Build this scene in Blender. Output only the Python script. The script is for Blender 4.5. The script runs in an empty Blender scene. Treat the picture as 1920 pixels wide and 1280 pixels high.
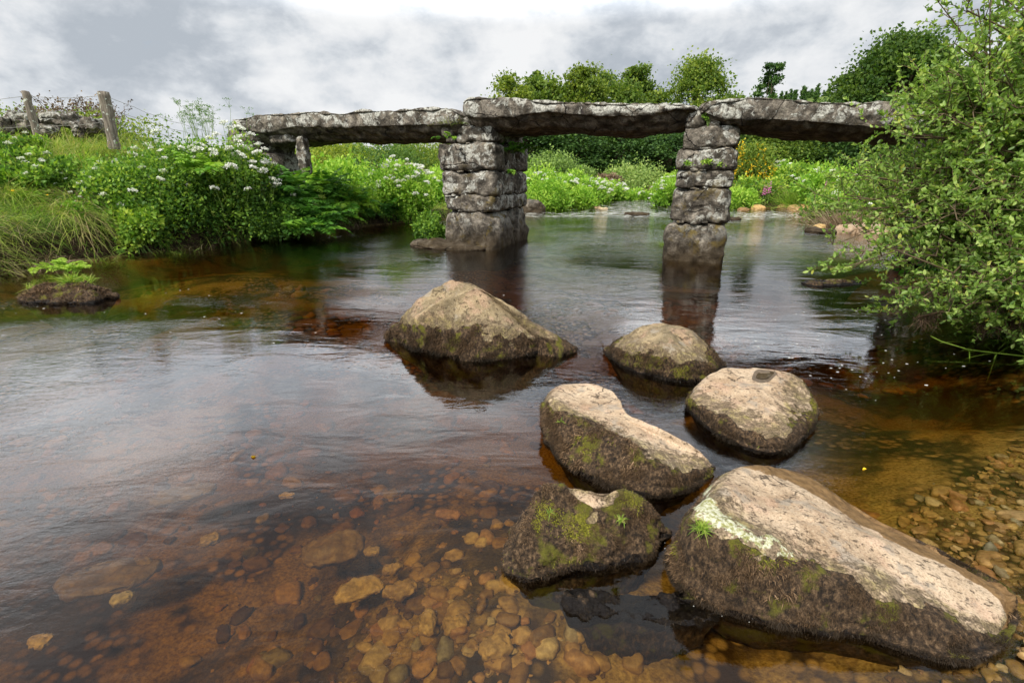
import bpy, math, random
import numpy as np
from mathutils import Vector

# ------------------------------------------------------------------ camera
scene = bpy.context.scene
COL = scene.collection
TH = math.radians(18.6); FPX = 960.0; CAMZ = 1.62
cam_data = bpy.data.cameras.new('camera'); cam = bpy.data.objects.new('camera', cam_data)
COL.objects.link(cam); scene.camera = cam
cam.location = (0, 0, CAMZ); cam.rotation_euler = (math.pi/2 - TH, 0, 0)
cam_data.sensor_width = 36; cam_data.lens = 18.0; cam_data.clip_start = 0.05; cam_data.clip_end = 2000

scene.view_settings.view_transform = 'Standard'
scene.view_settings.look = 'None'
scene.view_settings.gamma = 1
scene.view_settings.exposure = 0.42
scene.cycles.max_bounces = 8
scene.cycles.transparent_max_bounces = 12
scene.cycles.diffuse_bounces = 3
scene.cycles.glossy_bounces = 3
scene.cycles.use_denoising = True
scene.cycles.caustics_reflective = False
scene.cycles.sample_clamp_indirect = 6

# ------------------------------------------------------------------ sky and sun
SUN_EL, SUN_AZ = math.radians(50), math.radians(212)   # azimuth clockwise from +Y: behind the camera, to its left
world = bpy.data.worlds.new('World'); scene.world = world; world.use_nodes = True

class NT:
    def __init__(s, tree): s.t = tree; s.n = tree.nodes; s.l = tree.links
    def new(s, typ, **kw):
        nd = s.n.new(typ)
        for k, v in kw.items():
            if k in ('operation', 'blend_type', 'data_type', 'noise_dimensions', 'feature', 'attribute_name', 'sky_type', 'interpolation_type', 'noise_type', 'distance', 'clamp'):
                setattr(nd, k, v)
        return nd
    def inp(s, nd, key, val):
        if val is None: return
        sock = nd.inputs[key]
        if hasattr(val, 'node'): s.l.new(val, sock)
        else:
            if isinstance(val, (tuple, list)) and len(val) == 3 and len(getattr(sock, 'default_value', (0,0,0))) == 4: val = (*val, 1)
            sock.default_value = val
    def math(s, op, a, b=None, c=None, clamp=False):
        nd = s.n.new('ShaderNodeMath'); nd.operation = op; nd.use_clamp = clamp
        s.inp(nd, 0, a); s.inp(nd, 1, b)
        if c is not None: s.inp(nd, 2, c)
        return nd.outputs[0]
    def noise(s, vec, scale, detail=4, rough=0.55, dist=0.0, out=0):
        nd = s.n.new('ShaderNodeTexNoise'); s.inp(nd, 'Vector', vec); s.inp(nd, 'Scale', scale)
        s.inp(nd, 'Detail', detail); s.inp(nd, 'Roughness', rough); s.inp(nd, 'Distortion', dist)
        return nd.outputs[out]
    def voro(s, vec, scale, feature='F1', out=0, rnd=1.0):
        nd = s.n.new('ShaderNodeTexVoronoi'); nd.feature = feature; s.inp(nd, 'Vector', vec); s.inp(nd, 'Scale', scale)
        s.inp(nd, 'Randomness', rnd)
        return nd.outputs[out]
    def ramp(s, fac, stops):
        nd = s.n.new('ShaderNodeValToRGB'); s.inp(nd, 0, fac)
        cr = nd.color_ramp
        while len(cr.elements) < len(stops): cr.elements.new(0.5)
        for e, (p, c) in zip(cr.elements, stops):
            e.position = p; e.color = (*c, 1) if len(c) == 3 else c
        return nd.outputs[0]
    def sstep(s, x, a, b):
        nd = s.n.new('ShaderNodeMapRange'); nd.interpolation_type = 'SMOOTHSTEP'
        s.inp(nd, 0, x); s.inp(nd, 1, a); s.inp(nd, 2, b); s.inp(nd, 3, 0.0); s.inp(nd, 4, 1.0)
        return nd.outputs[0]
    def mix(s, f, a, b, bt='MIX'):
        nd = s.n.new('ShaderNodeMix'); nd.data_type = 'RGBA'; nd.blend_type = bt
        s.inp(nd, 0, f); s.inp(nd, 6, a); s.inp(nd, 7, b)
        return nd.outputs[2]
    def mapping(s, vec, scale=(1,1,1), rot=(0,0,0), loc=(0,0,0)):
        nd = s.n.new('ShaderNodeMapping'); s.inp(nd, 0, vec); nd.inputs[1].default_value = loc
        nd.inputs[2].default_value = rot; nd.inputs[3].default_value = scale
        return nd.outputs[0]
    def coord(s, which='Object'): return s.n.new('ShaderNodeTexCoord').outputs[which]
    def attr(s, name):
        nd = s.n.new('ShaderNodeAttribute'); nd.attribute_name = name; return nd.outputs['Fac']
    def bump(s, h, dist, strength=1.0, normal=None):
        nd = s.n.new('ShaderNodeBump'); s.inp(nd, 'Height', h); s.inp(nd, 'Distance', dist); s.inp(nd, 'Strength', strength)
        if normal is not None: s.inp(nd, 'Normal', normal)
        return nd.outputs[0]
    def sep(s, v):
        nd = s.n.new('ShaderNodeSeparateXYZ'); s.inp(nd, 0, v); return nd.outputs
    def comb(s, x, y, z):
        nd = s.n.new('ShaderNodeCombineXYZ'); s.inp(nd, 0, x); s.inp(nd, 1, y); s.inp(nd, 2, z); return nd.outputs[0]

w = NT(world.node_tree); w.n.clear()
sky = w.n.new('ShaderNodeTexSky'); sky.sky_type = 'NISHITA'; sky.sun_disc = False
sky.sun_elevation = SUN_EL; sky.sun_rotation = SUN_AZ; sky.altitude = 300
d = w.coord('Generated'); dx, dy, dz = w.sep(d)
cv = w.mapping(d, scale=(1.0, 1.0, 1.7), loc=(0.395, 25.124, 7.781))
n1 = w.noise(cv, 3.2, 9, 0.55, 0.15)
n2 = w.noise(w.mapping(cv, loc=(11.3, 4.2, 2.0)), 1.5, 4, 0.5, 0.3)
n3 = w.noise(cv, 8.5, 9, 0.6, 0.15)
f = w.math('ADD', w.math('ADD', w.math('MULTIPLY', n1, 0.40), w.math('MULTIPLY', n2, 0.26)), w.math('MULTIPLY', n3, 0.34))
ccol = w.ramp(f, [(0.43, (4.5, 4.95, 5.5)), (0.465, (5.4, 5.8, 6.3)), (0.495, (6.6, 6.95, 7.35)), (0.525, (7.7, 7.9, 8.15)), (0.57, (8.7, 8.8, 8.9))])
# bright band low in the sky, added to brighten water reflections; dimmer overhead
lift = w.math('ADD', 0.78, w.math('MULTIPLY', w.sstep(dz, .22, .33), 2.0)); lift = w.math('SUBTRACT', lift, w.math('MULTIPLY', w.sstep(dz, .36, .60), 2.0))
ccol = w.mix(1.0, ccol, w.comb(lift, lift, lift), 'MULTIPLY')
fin = w.mix(w.sstep(f, 0.33, 0.40), sky.outputs[0], ccol)
bg = w.n.new('ShaderNodeBackground'); w.inp(bg, 0, fin); bg.inputs[1].default_value = 0.1
wo = w.n.new('ShaderNodeOutputWorld'); w.l.new(bg.outputs[0], wo.inputs[0])

sl = bpy.data.lights.new('sun', 'SUN'); sl.energy = 3.5; sl.angle = math.radians(9); sl.color = (1.0, 0.94, 0.84)
so = bpy.data.objects.new('sun', sl); COL.objects.link(so)
sd = Vector((math.sin(SUN_AZ)*math.cos(SUN_EL), math.cos(SUN_AZ)*math.cos(SUN_EL), math.sin(SUN_EL)))
so.rotation_euler = sd.to_track_quat('Z', 'Y').to_euler(); so.location = sd*60

# ------------------------------------------------------------------ helpers
rng = np.random.default_rng(7); random.seed(7)
cT, sT = math.cos(TH), math.sin(TH)
def ray(px, py):
    u = (px-960)/FPX; v = (640-py)/FPX
    return np.array([u, cT + v*sT, -sT + v*cT])
def P(px, py, z=0.0):
    r = ray(px, py); t = (z-CAMZ)/r[2]; return np.array([r[0]*t, r[1]*t, z])
def PY(px, py, Y):
    r = ray(px, py); t = Y/r[1]; return np.array([r[0]*t, Y, CAMZ + r[2]*t])
def Pplane(px, py, o, nrm):
    r = ray(px, py); c = np.array([0, 0, CAMZ]); t = np.dot(o-c, nrm)/np.dot(r, nrm); return c + r*t

def _h(ix, iy, iz, seed):
    n = (ix*374761393 + iy*668265263 + iz*2147483647 + seed*1274126177) & 0xffffffff
    n = ((n ^ (n >> 13))*1274126177) & 0xffffffff
    n = n ^ (n >> 16)
    return (n & 0xffff)/65535.0
def vnoise(p, seed=0):
    p = np.asarray(p, float); i = np.floor(p).astype(np.int64); f = p - i; f = f*f*(3-2*f)
    r = 0
    for a in (0, 1):
        wa = f[:, 0] if a else 1-f[:, 0]
        for b in (0, 1):
            wb = f[:, 1] if b else 1-f[:, 1]
            for c in (0, 1):
                wc = f[:, 2] if c else 1-f[:, 2]
                r = r + wa*wb*wc*_h(i[:, 0]+a, i[:, 1]+b, i[:, 2]+c, seed)
    return r*2-1
def fbm(p, scale=1.0, octv=4, seed=0, gain=0.5):
    p = np.asarray(p, float)*scale; r = 0; a = 1.0; t = 0
    for k in range(octv):
        r = r + a*vnoise(p + 17.3*k, seed+k); t += a; a *= gain; p = p*2.03
    return r/t*1.4
def sm(x, a, b):
    t = np.clip((x-a)/(b-a), 0, 1); return t*t*(3-2*t)

class Geo:
    """collects verts, faces (tris or quads) and per-vertex attributes of one mesh"""
    def __init__(s): s.v = []; s.f = []; s.t = []; s.n = 0; s.m = []
    def add(s, v, f, tint=0.5, mi=0):
        v = np.asarray(v, float).reshape(-1, 3); f = np.asarray(f, np.int64)
        s.v.append(v); s.f.append(f + s.n); s.n += len(v)
        s.t.append(np.broadcast_to(np.asarray(tint, float), (len(v),)).copy())
        s.m.append(np.full(len(f), mi))
    def mesh(s, name, mats, smooth=False):
        me = bpy.data.meshes.new(name)
        V = np.concatenate(s.v); me.vertices.add(len(V)); me.vertices.foreach_set('co', V.ravel())
        idx = np.concatenate([f.ravel() for f in s.f]); cnt = np.concatenate([np.full(len(f), f.shape[1]) for f in s.f])
        st = np.concatenate([[0], np.cumsum(cnt)[:-1]])
        me.loops.add(len(idx)); me.loops.foreach_set('vertex_index', idx.astype(np.int32))
        me.polygons.add(len(cnt)); me.polygons.foreach_set('loop_start', st.astype(np.int32))
        me.polygons.foreach_set('loop_total', cnt.astype(np.int32))
        if smooth: me.polygons.foreach_set('use_smooth', np.ones(len(cnt), bool))
        me.polygons.foreach_set('material_index', np.concatenate(s.m).astype(np.int32))
        a = me.attributes.new('tint', 'FLOAT', 'POINT'); a.data.foreach_set('value', np.concatenate(s.t))
        for mt in (mats if isinstance(mats, (list, tuple)) else [mats]): me.materials.append(mt)
        me.update(calc_edges=True); return me
    def build(s, name, mats, parent=None, smooth=False, loc=None):
        o = bpy.data.objects.new(name, s.mesh(name, mats, smooth)); COL.objects.link(o)
        if parent is not None: o.parent = parent
        if loc is not None: o.location = loc
        return o
def setattr_mesh(o, name, arr):
    a = o.data.attributes.new(name, 'FLOAT', 'POINT'); a.data.foreach_set('value', np.asarray(arr, float))
def thing(name, label, cat, loc=(0, 0, 0), group=None, rz=0):
    o = bpy.data.objects.new(name, None); COL.objects.link(o); o.location = loc; o.rotation_euler = (0, 0, rz)
    o.empty_display_size = 0.1; tag(o, label, cat, group); return o
def tag(o, label=None, cat=None, group=None, kind=None):
    if label: o['label'] = label
    if cat: o['category'] = cat
    if group: o['group'] = group
    if kind: o['kind'] = kind
    return o
def dup(root, loc, rz=0, scale=1.0, label=None, group=None):
    r = root.copy(); COL.objects.link(r); r.location = loc; r.rotation_euler = (0, 0, rz)
    r.scale = (scale,)*3 if not isinstance(scale, tuple) else scale
    if label: r['label'] = label
    if group: r['group'] = group
    for ch in list(root.children):
        c = ch.copy(); COL.objects.link(c); c.parent = r
        for g in list(ch.children):
            q = g.copy(); COL.objects.link(q); q.parent = c
    return r

def unit(a): return a/np.maximum(np.linalg.norm(a, axis=-1, keepdims=True), 1e-9)
def randdir(n, up=0.0):
    d = rng.normal(size=(n, 3)); d[:, 2] += up; return unit(d)
def leaves(g, pos, direc, length, width, tint, mi=0, fold=0.25, oval=False):
    """many leaves at once: pos Nx3, direc Nx3, length/width N"""
    n = len(pos); direc = unit(direc); side = unit(np.cross(direc, randdir(n))); nor = np.cross(side, direc)
    L = np.broadcast_to(length, (n,))[:, None]; W = np.broadcast_to(width, (n,))[:, None]
    if oval:
        a = pos; t = pos + direc*L - nor*L*0.08
        l1 = pos + direc*L*.33 + side*W*.5 + nor*W*fold; l2 = pos + direc*L*.7 + side*W*.42 + nor*W*fold
        r1 = pos + direc*L*.33 - side*W*.5 + nor*W*fold; r2 = pos + direc*L*.7 - side*W*.42 + nor*W*fold
        V = np.stack([a, l1, l2, t, r2, r1], 1).reshape(-1, 3); b = (np.arange(n)*6)[:, None]
        F = np.concatenate([b + np.array([0, 3, 2, 1]), b + np.array([0, 5, 4, 3])]); k = 6
    else:
        l = pos + direc*L*.45 + side*W*.5 + nor*W*fold; r = pos + direc*L*.45 - side*W*.5 + nor*W*fold
        V = np.stack([pos, r, pos + direc*L, l], 1).reshape(-1, 3); b = (np.arange(n)*4)[:, None]
        F = b + np.array([0, 1, 2, 3]); k = 4
    g.add(V, F, np.repeat(np.broadcast_to(tint, (n,)), k), mi)
def blades(g, pos, direc, length, width, tint, droop=0.3, mi=0, seg=2):
    """grass blades: strips that bend down"""
    n = len(pos); direc = unit(direc); side = unit(np.cross(direc, np.array([0, 0, 1.0]) + rng.normal(size=(n, 3))*.5))
    L = np.broadcast_to(length, (n,))[:, None]; W = np.broadcast_to(width, (n,))[:, None]
    D = np.broadcast_to(droop, (n,))[:, None]; rows = []
    for k in range(seg+1):
        t = k/seg; c = pos + direc*L*t + np.array([0, 0, -1.0])*L*D*t*t + unit(direc*np.array([1, 1, 0])+1e-6)*L*D*.4*t*t
        if k < seg: rows += [c + side*W*.5*(1-t*.6), c - side*W*.5*(1-t*.6)]
        else: rows += [c]
    V = np.stack(rows, 1).reshape(-1, 3); m = 2*seg+1; b = (np.arange(n)*m)[:, None]
    tt = np.repeat(np.broadcast_to(tint, (n,)), m)
    o0 = g.n
    g.add(V, b + np.array([2*seg-2, 2*seg-1, 2*seg]), tt, mi)
    if seg > 1:
        q = np.concatenate([b + np.array([2*k, 2*k+1, 2*k+3, 2*k+2]) for k in range(seg-1)]) + o0
        g.f.append(q); g.m.append(np.full(len(q), mi))
def tube(g, pts, radii, sides=6, tint=0.5, mi=0):
    pts = np.asarray(pts, float); n = len(pts); radii = np.broadcast_to(radii, (n,))
    tan = unit(np.gradient(pts, axis=0)); ref = np.array([0, 0, 1.0]) if abs(tan[0, 2]) < .9 else np.array([1.0, 0, 0])
    a = unit(np.cross(tan, ref)); b = np.cross(tan, a)
    th = np.arange(sides)/sides*2*np.pi
    V = pts[:, None] + radii[:, None, None]*(np.cos(th)[None, :, None]*a[:, None] + np.sin(th)[None, :, None]*b[:, None])
    i = np.arange(n-1)[:, None]*sides; j = np.arange(sides)[None]; jn = (j+1) % sides
    F = np.stack([i+j, i+jn, i+sides+jn, i+sides+j], -1).reshape(-1, 4)
    g.add(V.reshape(-1, 3), F, tint, mi)
def curve_pts(a, b, sag=0.1, n=6, jit=0.03):
    t = np.linspace(0, 1, n)[:, None]; a = np.asarray(a); b = np.asarray(b); L = np.linalg.norm(b-a)
    p = a*(1-t) + b*t + np.array([0, 0, 1])*L*sag*np.sin(t*np.pi)
    j = rng.normal(size=(n, 3))*jit*L; j[0] = 0; j[-1] = 0; return p + j
def catmull(p, m, closed=True):
    """p KxD -> m samples"""
    K = len(p); u = np.arange(m)/m*K if closed else np.linspace(0, K-1-1e-9, m)
    i = np.floor(u).astype(int); t = (u-i)[:, None] if p.ndim == 2 else (u-i)[:, None, None]
    g = (lambda k: p[k % K]) if closed else (lambda k: p[np.clip(k, 0, K-1)])
    a, b, c, d_ = g(i-1), g(i), g(i+1), g(i+2)
    return 0.5*((2*b) + (c-a)*t + (2*a-5*b+4*c-d_)*t*t + (3*b-a-3*c+d_)*t**3)
def grid_faces(nu, nv, closed_u=True):
    i = np.arange(nu if closed_u else nu-1); j = np.arange(nv-1)
    I, J = np.meshgrid(i, j, indexing='ij'); I2 = (I+1) % nu
    return np.stack([J*nu+I, J*nu+I2, (J+1)*nu+I2, (J+1)*nu+I], -1).reshape(-1, 4)
def vnormals(V, F):
    n = np.zeros_like(V); q = V[F]; fn = np.cross(q[:, 2]-q[:, 0], q[:, 3 if F.shape[1] == 4 else 1]-q[:, 1 if F.shape[1] == 4 else 0])
    for k in range(F.shape[1]): np.add.at(n, F[:, k], fn)
    return unit(n)

# ------------------------------------------------------------------ materials
def mat(name):
    m = bpy.data.materials.new(name); m.use_nodes = True; t = NT(m.node_tree); t.n.clear()
    out = t.n.new('ShaderNodeOutputMaterial'); t.out = out; return m, t
def principled(t, color, rough=0.8, normal=None, spec=0.3):
    b = t.n.new('ShaderNodeBsdfPrincipled'); t.inp(b, 'Base Color', color); t.inp(b, 'Roughness', rough)
    t.inp(b, 'Specular IOR Level', spec)
    if normal is not None: t.inp(b, 'Normal', normal)
    return b.outputs[0]
def leaf_mat(name, stops, trans=0.35, rough=0.55, spec=0.25, tcol=(1.25, 1.35, 0.6)):
    m, t = mat(name); a = t.attr('tint')
    oi = t.n.new('ShaderNodeObjectInfo').outputs['Random']
    f = t.math('ADD', a, t.math('MULTIPLY', t.math('SUBTRACT', oi, 0.5), 0.12))
    c = t.ramp(f, stops)
    s = principled(t, c, rough, None, spec)
    tr = t.n.new('ShaderNodeBsdfTranslucent'); t.inp(tr, 0, t.mix(1.0, c, tcol, 'MULTIPLY'))
    mx = t.n.new('ShaderNodeMixShader'); mx.inputs[0].default_value = trans
    t.l.new(s, mx.inputs[1]); t.l.new(tr.outputs[0], mx.inputs[2]); t.l.new(mx.outputs[0], t.out.inputs[0]); return m
M = {}
M['wort'] = leaf_mat('wort_leaf', [(0, (0.035, 0.095, 0.018)), (.4, (0.12, 0.25, 0.035)), (.75, (0.26, 0.42, 0.05)), (1, (0.45, 0.54, 0.08))])
M['bright'] = leaf_mat('bright_leaf', [(0, (0.09, 0.22, 0.025)), (.5, (0.22, 0.42, 0.04)), (1, (0.42, 0.58, 0.09))])
M['fern'] = leaf_mat('fern_leaf', [(0, (0.03, 0.10, 0.015)), (.5, (0.10, 0.27, 0.03)), (1, (0.30, 0.48, 0.05))])
M['willow'] = leaf_mat('willow_leaf', [(0, (0.10, 0.19, 0.04)), (.5, (0.26, 0.40, 0.085)), (.9, (0.50, 0.62, 0.17)), (1, (0.6, 0.52, 0.08))], 0.45, 0.45, 0.4)
M['grass'] = leaf_mat('grass_blade', [(0, (0.07, 0.16, 0.02)), (.5, (0.24, 0.38, 0.045)), (.75, (0.42, 0.47, 0.10)), (1, (0.48, 0.38, 0.20))])
M['dry'] = leaf_mat('dry_grass', [(0, (0.10, 0.07, 0.045)), (.5, (0.24, 0.17, 0.10)), (1, (0.46, 0.36, 0.24))], 0.25, tcol=(1, .9, .7))
M['tree_dark'] = leaf_mat('dark_tree_leaf', [(0, (0.025, 0.062, 0.018)), (.5, (0.06, 0.13, 0.03)), (1, (0.14, 0.24, 0.045))], 0.3)
M['tree_mid'] = leaf_mat('mid_tree_leaf', [(0, (0.04, 0.09, 0.018)), (.5, (0.13, 0.21, 0.032)), (1, (0.32, 0.38, 0.06))], 0.38)
M['tree_lime'] = leaf_mat('lime_tree_leaf', [(0, (0.06, 0.11, 0.018)), (.5, (0.19, 0.26, 0.03)), (1, (0.40, 0.44, 0.06))], 0.35)
M['pale'] = leaf_mat('pale_bush_leaf', [(0, (0.11, 0.19, 0.05)), (.5, (0.24, 0.36, 0.09)), (1, (0.42, 0.52, 0.16))], 0.3)
M['moss_fuzz'] = leaf_mat('moss_strands', [(0, (0.018, 0.014, 0.009)), (.28, (0.085, 0.052, 0.028)), (.46, (0.20, 0.125, 0.068)), (.62, (0.38, 0.25, 0.145)), (.70, (0.10, 0.10, 0.02)), (1, (0.34, 0.33, 0.03))], 0.15, 0.6, 0.2, (1, 1, .8))
def plain(name, col, rough=0.8, var=0.3, scale=8, trans=0.0):
    m, t = mat(name); n = t.noise(t.coord(), scale, 5)
    c = t.mix(n, tuple(x*(1-var) for x in col), tuple(min(1, x*(1+var)) for x in col))
    s = principled(t, c, rough, t.bump(n, 0.01, 0.5)); t.l.new(s, t.out.inputs[0]); return m
M['white_flower'] = leaf_mat('white_umbel', [(0, (0.42, 0.52, 0.22)), (.5, (0.70, 0.74, 0.55)), (1, (0.9, 0.9, 0.86))], 0.2, tcol=(1, 1, 1))
M['yellow_flower'] = plain('yellow_petal', (0.80, 0.52, 0.02), var=.15)
M['pink_flower'] = plain('pink_petal', (0.62, 0.16, 0.42), var=.2)
M['stem'] = plain('green_stem', (0.16, 0.24, 0.06))
M['bark'] = plain('bark', (0.10, 0.075, 0.05), var=.45, scale=14)
M['twig'] = plain('willow_twig', (0.12, 0.085, 0.05), var=.4, scale=20)
M['debris'] = leaf_mat('flood_debris', [(0, (0.04, 0.025, 0.018)), (.5, (0.12, 0.075, 0.045)), (1, (0.30, 0.2, 0.12))], 0.1, tcol=(1, .9, .7))
M['wire'] = plain('rusty_wire', (0.25, 0.24, 0.22), .5)

def post_mat():
    m, t = mat('weathered_post_wood'); c = t.coord()
    g = t.noise(t.mapping(c, scale=(30, 30, 3)), 1, 6, .6); b = t.noise(c, 12, 5, .6)
    col = t.ramp(g, [(.3, (.06, .05, .04)), (.55, (.20, .17, .135)), (.75, (.38, .34, .28))])
    col = t.mix(t.sstep(b, .58, .66), col, (.50, .52, .45))
    s = principled(t, col, .9, t.bump(g, .01, .8)); t.l.new(s, t.out.inputs[0]); return m
M['post'] = post_mat()

def granite_mat():
    """lichen covered bridge granite"""
    m, t = mat('lichened_granite'); c = t.n.new('ShaderNodeNewGeometry').outputs['Position']
    big = t.noise(c, 1.7, 5, .6, .3); med = t.noise(c, 5.0, 8, .68, .4); fine = t.noise(c, 34, 5, .7); z = t.sep(c)[2]
    nz = t.sep(t.n.new('ShaderNodeNewGeometry').outputs['Normal'])[2]
    base = t.ramp(med, [(.32, (.022, .020, .017)), (.47, (.066, .058, .048)), (.58, (.155, .138, .115)), (.72, (.31, .285, .24))])
    base = t.mix(t.sstep(fine, .35, .7), base, t.mix(1.0, base, (1.9, 1.85, 1.8), 'MULTIPLY'))
    # pale crusts of lichen, more of it on upward and open faces
    n_l = t.noise(t.mapping(c, loc=(4.1, 2.2, 9.0)), 6.5, 9, .72, .6)
    thr = t.math('ADD', .565, t.math('MULTIPLY', t.math('SUBTRACT', .45, t.math('ADD', big, t.math('MULTIPLY', nz, .03))), .75))
    li = t.sstep(t.math('SUBTRACT', n_l, thr), -.01, .035)
    li = t.math('MULTIPLY', li, t.sstep(z, .25, 1.0)); li = t.math('MULTIPLY', li, t.sstep(nz, -.55, -.15))
    lc = t.mix(t.sstep(t.noise(c, 30, 5, .65), .35, .65), (.23, .225, .20), (.54, .535, .48))
    col = t.mix(li, base, lc)
    # black lichen spots
    bl = t.sstep(t.noise(t.mapping(c, loc=(1, 8, 3)), 9, 7, .7), .60, .66)
    col = t.mix(t.math('MULTIPLY', bl, .8), col, (.022, .017, .02))
    # ochre and green growth lower down and in joints
    oc = t.sstep(t.noise(t.mapping(c, loc=(7, 1, 5)), 3.4, 7, .7, .5), .54, .64)
    lowz = t.math('SUBTRACT', 1.0, t.math('MULTIPLY', t.sstep(z, .6, 2.1), .8))
    col = t.mix(t.math('MULTIPLY', t.math('MULTIPLY', oc, lowz), .75), col, t.mix(t.noise(c, 15, 3), (.085, .060, .022), (.22, .165, .04)))
    # algae and peat stain on the splash zone
    wet = t.math('SUBTRACT', 1.0, t.sstep(t.math('ADD', z, t.math('MULTIPLY', t.math('SUBTRACT', big, .5), .5)), .03, .55))
    col = t.mix(t.math('MULTIPLY', wet, .82), col, t.mix(med, (.020, .013, .008), (.075, .052, .026)))
    # mask of downward faces, not mixed into the colour
    un = t.sstep(nz, -.35, -.75)
    h = t.math('ADD', t.math('MULTIPLY', med, .7), t.math('MULTIPLY', fine, .18))
    dn = t.noise(c, 2.5, 5, .6, 0, 1); ck = t.voro(t.mix(.2, c, dn), 1.5, 'DISTANCE_TO_EDGE')
    crack = t.math('MULTIPLY', t.sstep(ck, .014, .002), t.sstep(t.noise(t.mapping(c, loc=(1, 9, 9)), 1.8, 3, .5), .50, .58))
    col = t.mix(t.math('MULTIPLY', crack, .9), col, (.012, .010, .009)); h = t.math('SUBTRACT', h, t.math('MULTIPLY', crack, .3))
    b = t.bump(h, .09, .9); b = t.bump(li, .012, .6, b)
    s = principled(t, col, .92, b, .15); t.l.new(s, t.out.inputs[0]); return m
M['granite'] = granite_mat()

def boulder_mat(name, tan=((.34, .235, .145), (.56, .43, .30)), lichen=0.0, pink=0.25):
    m, t = mat(name); c = t.coord(); moss = t.attr('moss'); wet = t.attr('wet'); stain = t.attr('stain')
    n1 = t.noise(c, 4.5, 7, .6, .3); n2 = t.noise(c, 22, 7, .68); n3 = t.noise(c, 120, 3, .6)
    col = t.mix(t.sstep(n1, .32, .68), tan[0], tan[1])
    col = t.mix(t.math('MULTIPLY', t.sstep(t.noise(t.mapping(c, loc=(3, 1, 2)), 6, 5, .6), .5, .62), pink), col, (.52, .30, .22))
    col = t.mix(t.math('MULTIPLY', t.sstep(n3, .5, .72), .35), col, (.62, .52, .40))
    col = t.mix(t.math('MULTIPLY', t.sstep(n3, .52, .30), .55), col, (.14, .09, .055))
    spots = t.sstep(t.noise(t.mapping(c, loc=(9, 4, 2), scale=(1, 1.6, 1)), 26, 6, .72, .3), .56, .63)
    col = t.mix(t.math('MULTIPLY', spots, .8), col, (.055, .036, .022))
    dn = t.noise(c, 5, 5, .6, 0, 1); wv = t.mix(.16, c, dn); ck = t.voro(wv, 3.1, 'DISTANCE_TO_EDGE')
    crack = t.math('MULTIPLY', t.sstep(ck, .012, .003), t.sstep(t.noise(t.mapping(c, loc=(1, 9, 9)), 3.5, 3, .5), .50, .60))
    col = t.mix(t.math('MULTIPLY', crack, .85), col, (.04, .028, .018))
    pit = t.math('MULTIPLY', t.sstep(t.voro(c, 70), .22, .10), t.sstep(t.noise(t.mapping(c, loc=(4, 4, 4)), 8, 3), .52, .6))
    col = t.mix(t.math('MULTIPLY', pit, .7), col, (.07, .05, .035))
    grey = t.sstep(t.noise(t.mapping(c, loc=(2, 7, 5)), 7, 6, .65), .55, .66)
    col = t.mix(t.math('MULTIPLY', grey, .7), col, (.30, .26, .21))
    # growth creeping from the mossy rim: olive film, then pale crust
    edge = t.math('MULTIPLY', t.sstep(t.math('ADD', t.attr('rimd'), t.math('MULTIPLY', t.math('SUBTRACT', n1, .5), 1.2)), .35, .85), 1.0)
    ol = t.mix(n2, (.16, .12, .03), (.36, .31, .10))
    col = t.mix(t.math('MULTIPLY', t.math('MULTIPLY', edge, t.sstep(t.noise(c, 11, 6, .7), .38, .62)), .75), col, ol)
    gr = t.sstep(t.math('ADD', t.math('MULTIPLY', t.attr('rimw'), .8), t.math('MULTIPLY', t.math('SUBTRACT', t.noise(t.mapping(c, loc=(6, 3, 8)), 24, 9, .8, .3), .5), 3.4)), .50, .80)
    col = t.mix(t.math('MULTIPLY', gr, .85), col, t.mix(t.sstep(n3, .3, .7), (.035, .024, .014), (.20, .145, .09)))
    if lichen:
        li = t.math('MULTIPLY', t.sstep(t.math('ADD', t.attr('crust'), t.math('MULTIPLY', t.math('SUBTRACT', n2, .5), 2.4)), .55, .70), 1.0)
        col = t.mix(t.math('MULTIPLY', li, lichen), col, t.mix(t.sstep(t.noise(c, 60, 5, .7), .4, .6), (.26, .26, .09), (.60, .60, .46)))
    st = t.sstep(t.math('ADD', stain, t.math('MULTIPLY', t.math('SUBTRACT', n2, .5), 1.8)), .42, .60)
    col = t.mix(st, col, t.mix(t.sstep(n2, .3, .7), (.12, .066, .024), (.26, .155, .065)))
    ms = t.sstep(t.math('ADD', moss, t.math('MULTIPLY', t.math('SUBTRACT', n2, .5), .7)), .42, .58)
    n5 = t.noise(t.mapping(c, scale=(1, 1, .6), loc=(1, 2, 3)), 55, 6, .75); mc = t.ramp(n5, [(.38, (.012, .008, .005)), (.5, (.058, .036, .020)), (.6, (.15, .095, .052)), (.7, (.27, .18, .10))])
    mc = t.mix(t.sstep(t.noise(t.mapping(c, loc=(5, 5, 1)), 7, 5, .6), .52, .62), mc, t.mix(n2, (.04, .035, .008), (.20, .19, .02)))
    col = t.mix(ms, col, mc)
    col = t.mix(t.sstep(t.math('ADD', wet, t.math('MULTIPLY', t.math('SUBTRACT', n1, .5), .5)), .45, .75), col, (.010, .007, .006))
    h = t.math('ADD', t.math('MULTIPLY', n1, .5), t.math('ADD', t.math('MULTIPLY', n2, .35), t.math('MULTIPLY', n3, .06)))
    h = t.math('SUBTRACT', h, t.math('ADD', t.math('MULTIPLY', spots, .10), t.math('ADD', t.math('MULTIPLY', crack, .35), t.math('MULTIPLY', pit, .15))))
    rough = t.math('SUBTRACT', .85, t.math('ADD', t.math('MULTIPLY', wet, .5), t.math('MULTIPLY', st, .25)))
    s = principled(t, col, rough, t.bump(t.math('MULTIPLY', n5, ms), .02, .9, t.bump(h, .035, .8)), .3); t.l.new(s, t.out.inputs[0]); return m
M['boulder_tan'] = boulder_mat('bare_pink_granite')
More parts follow.
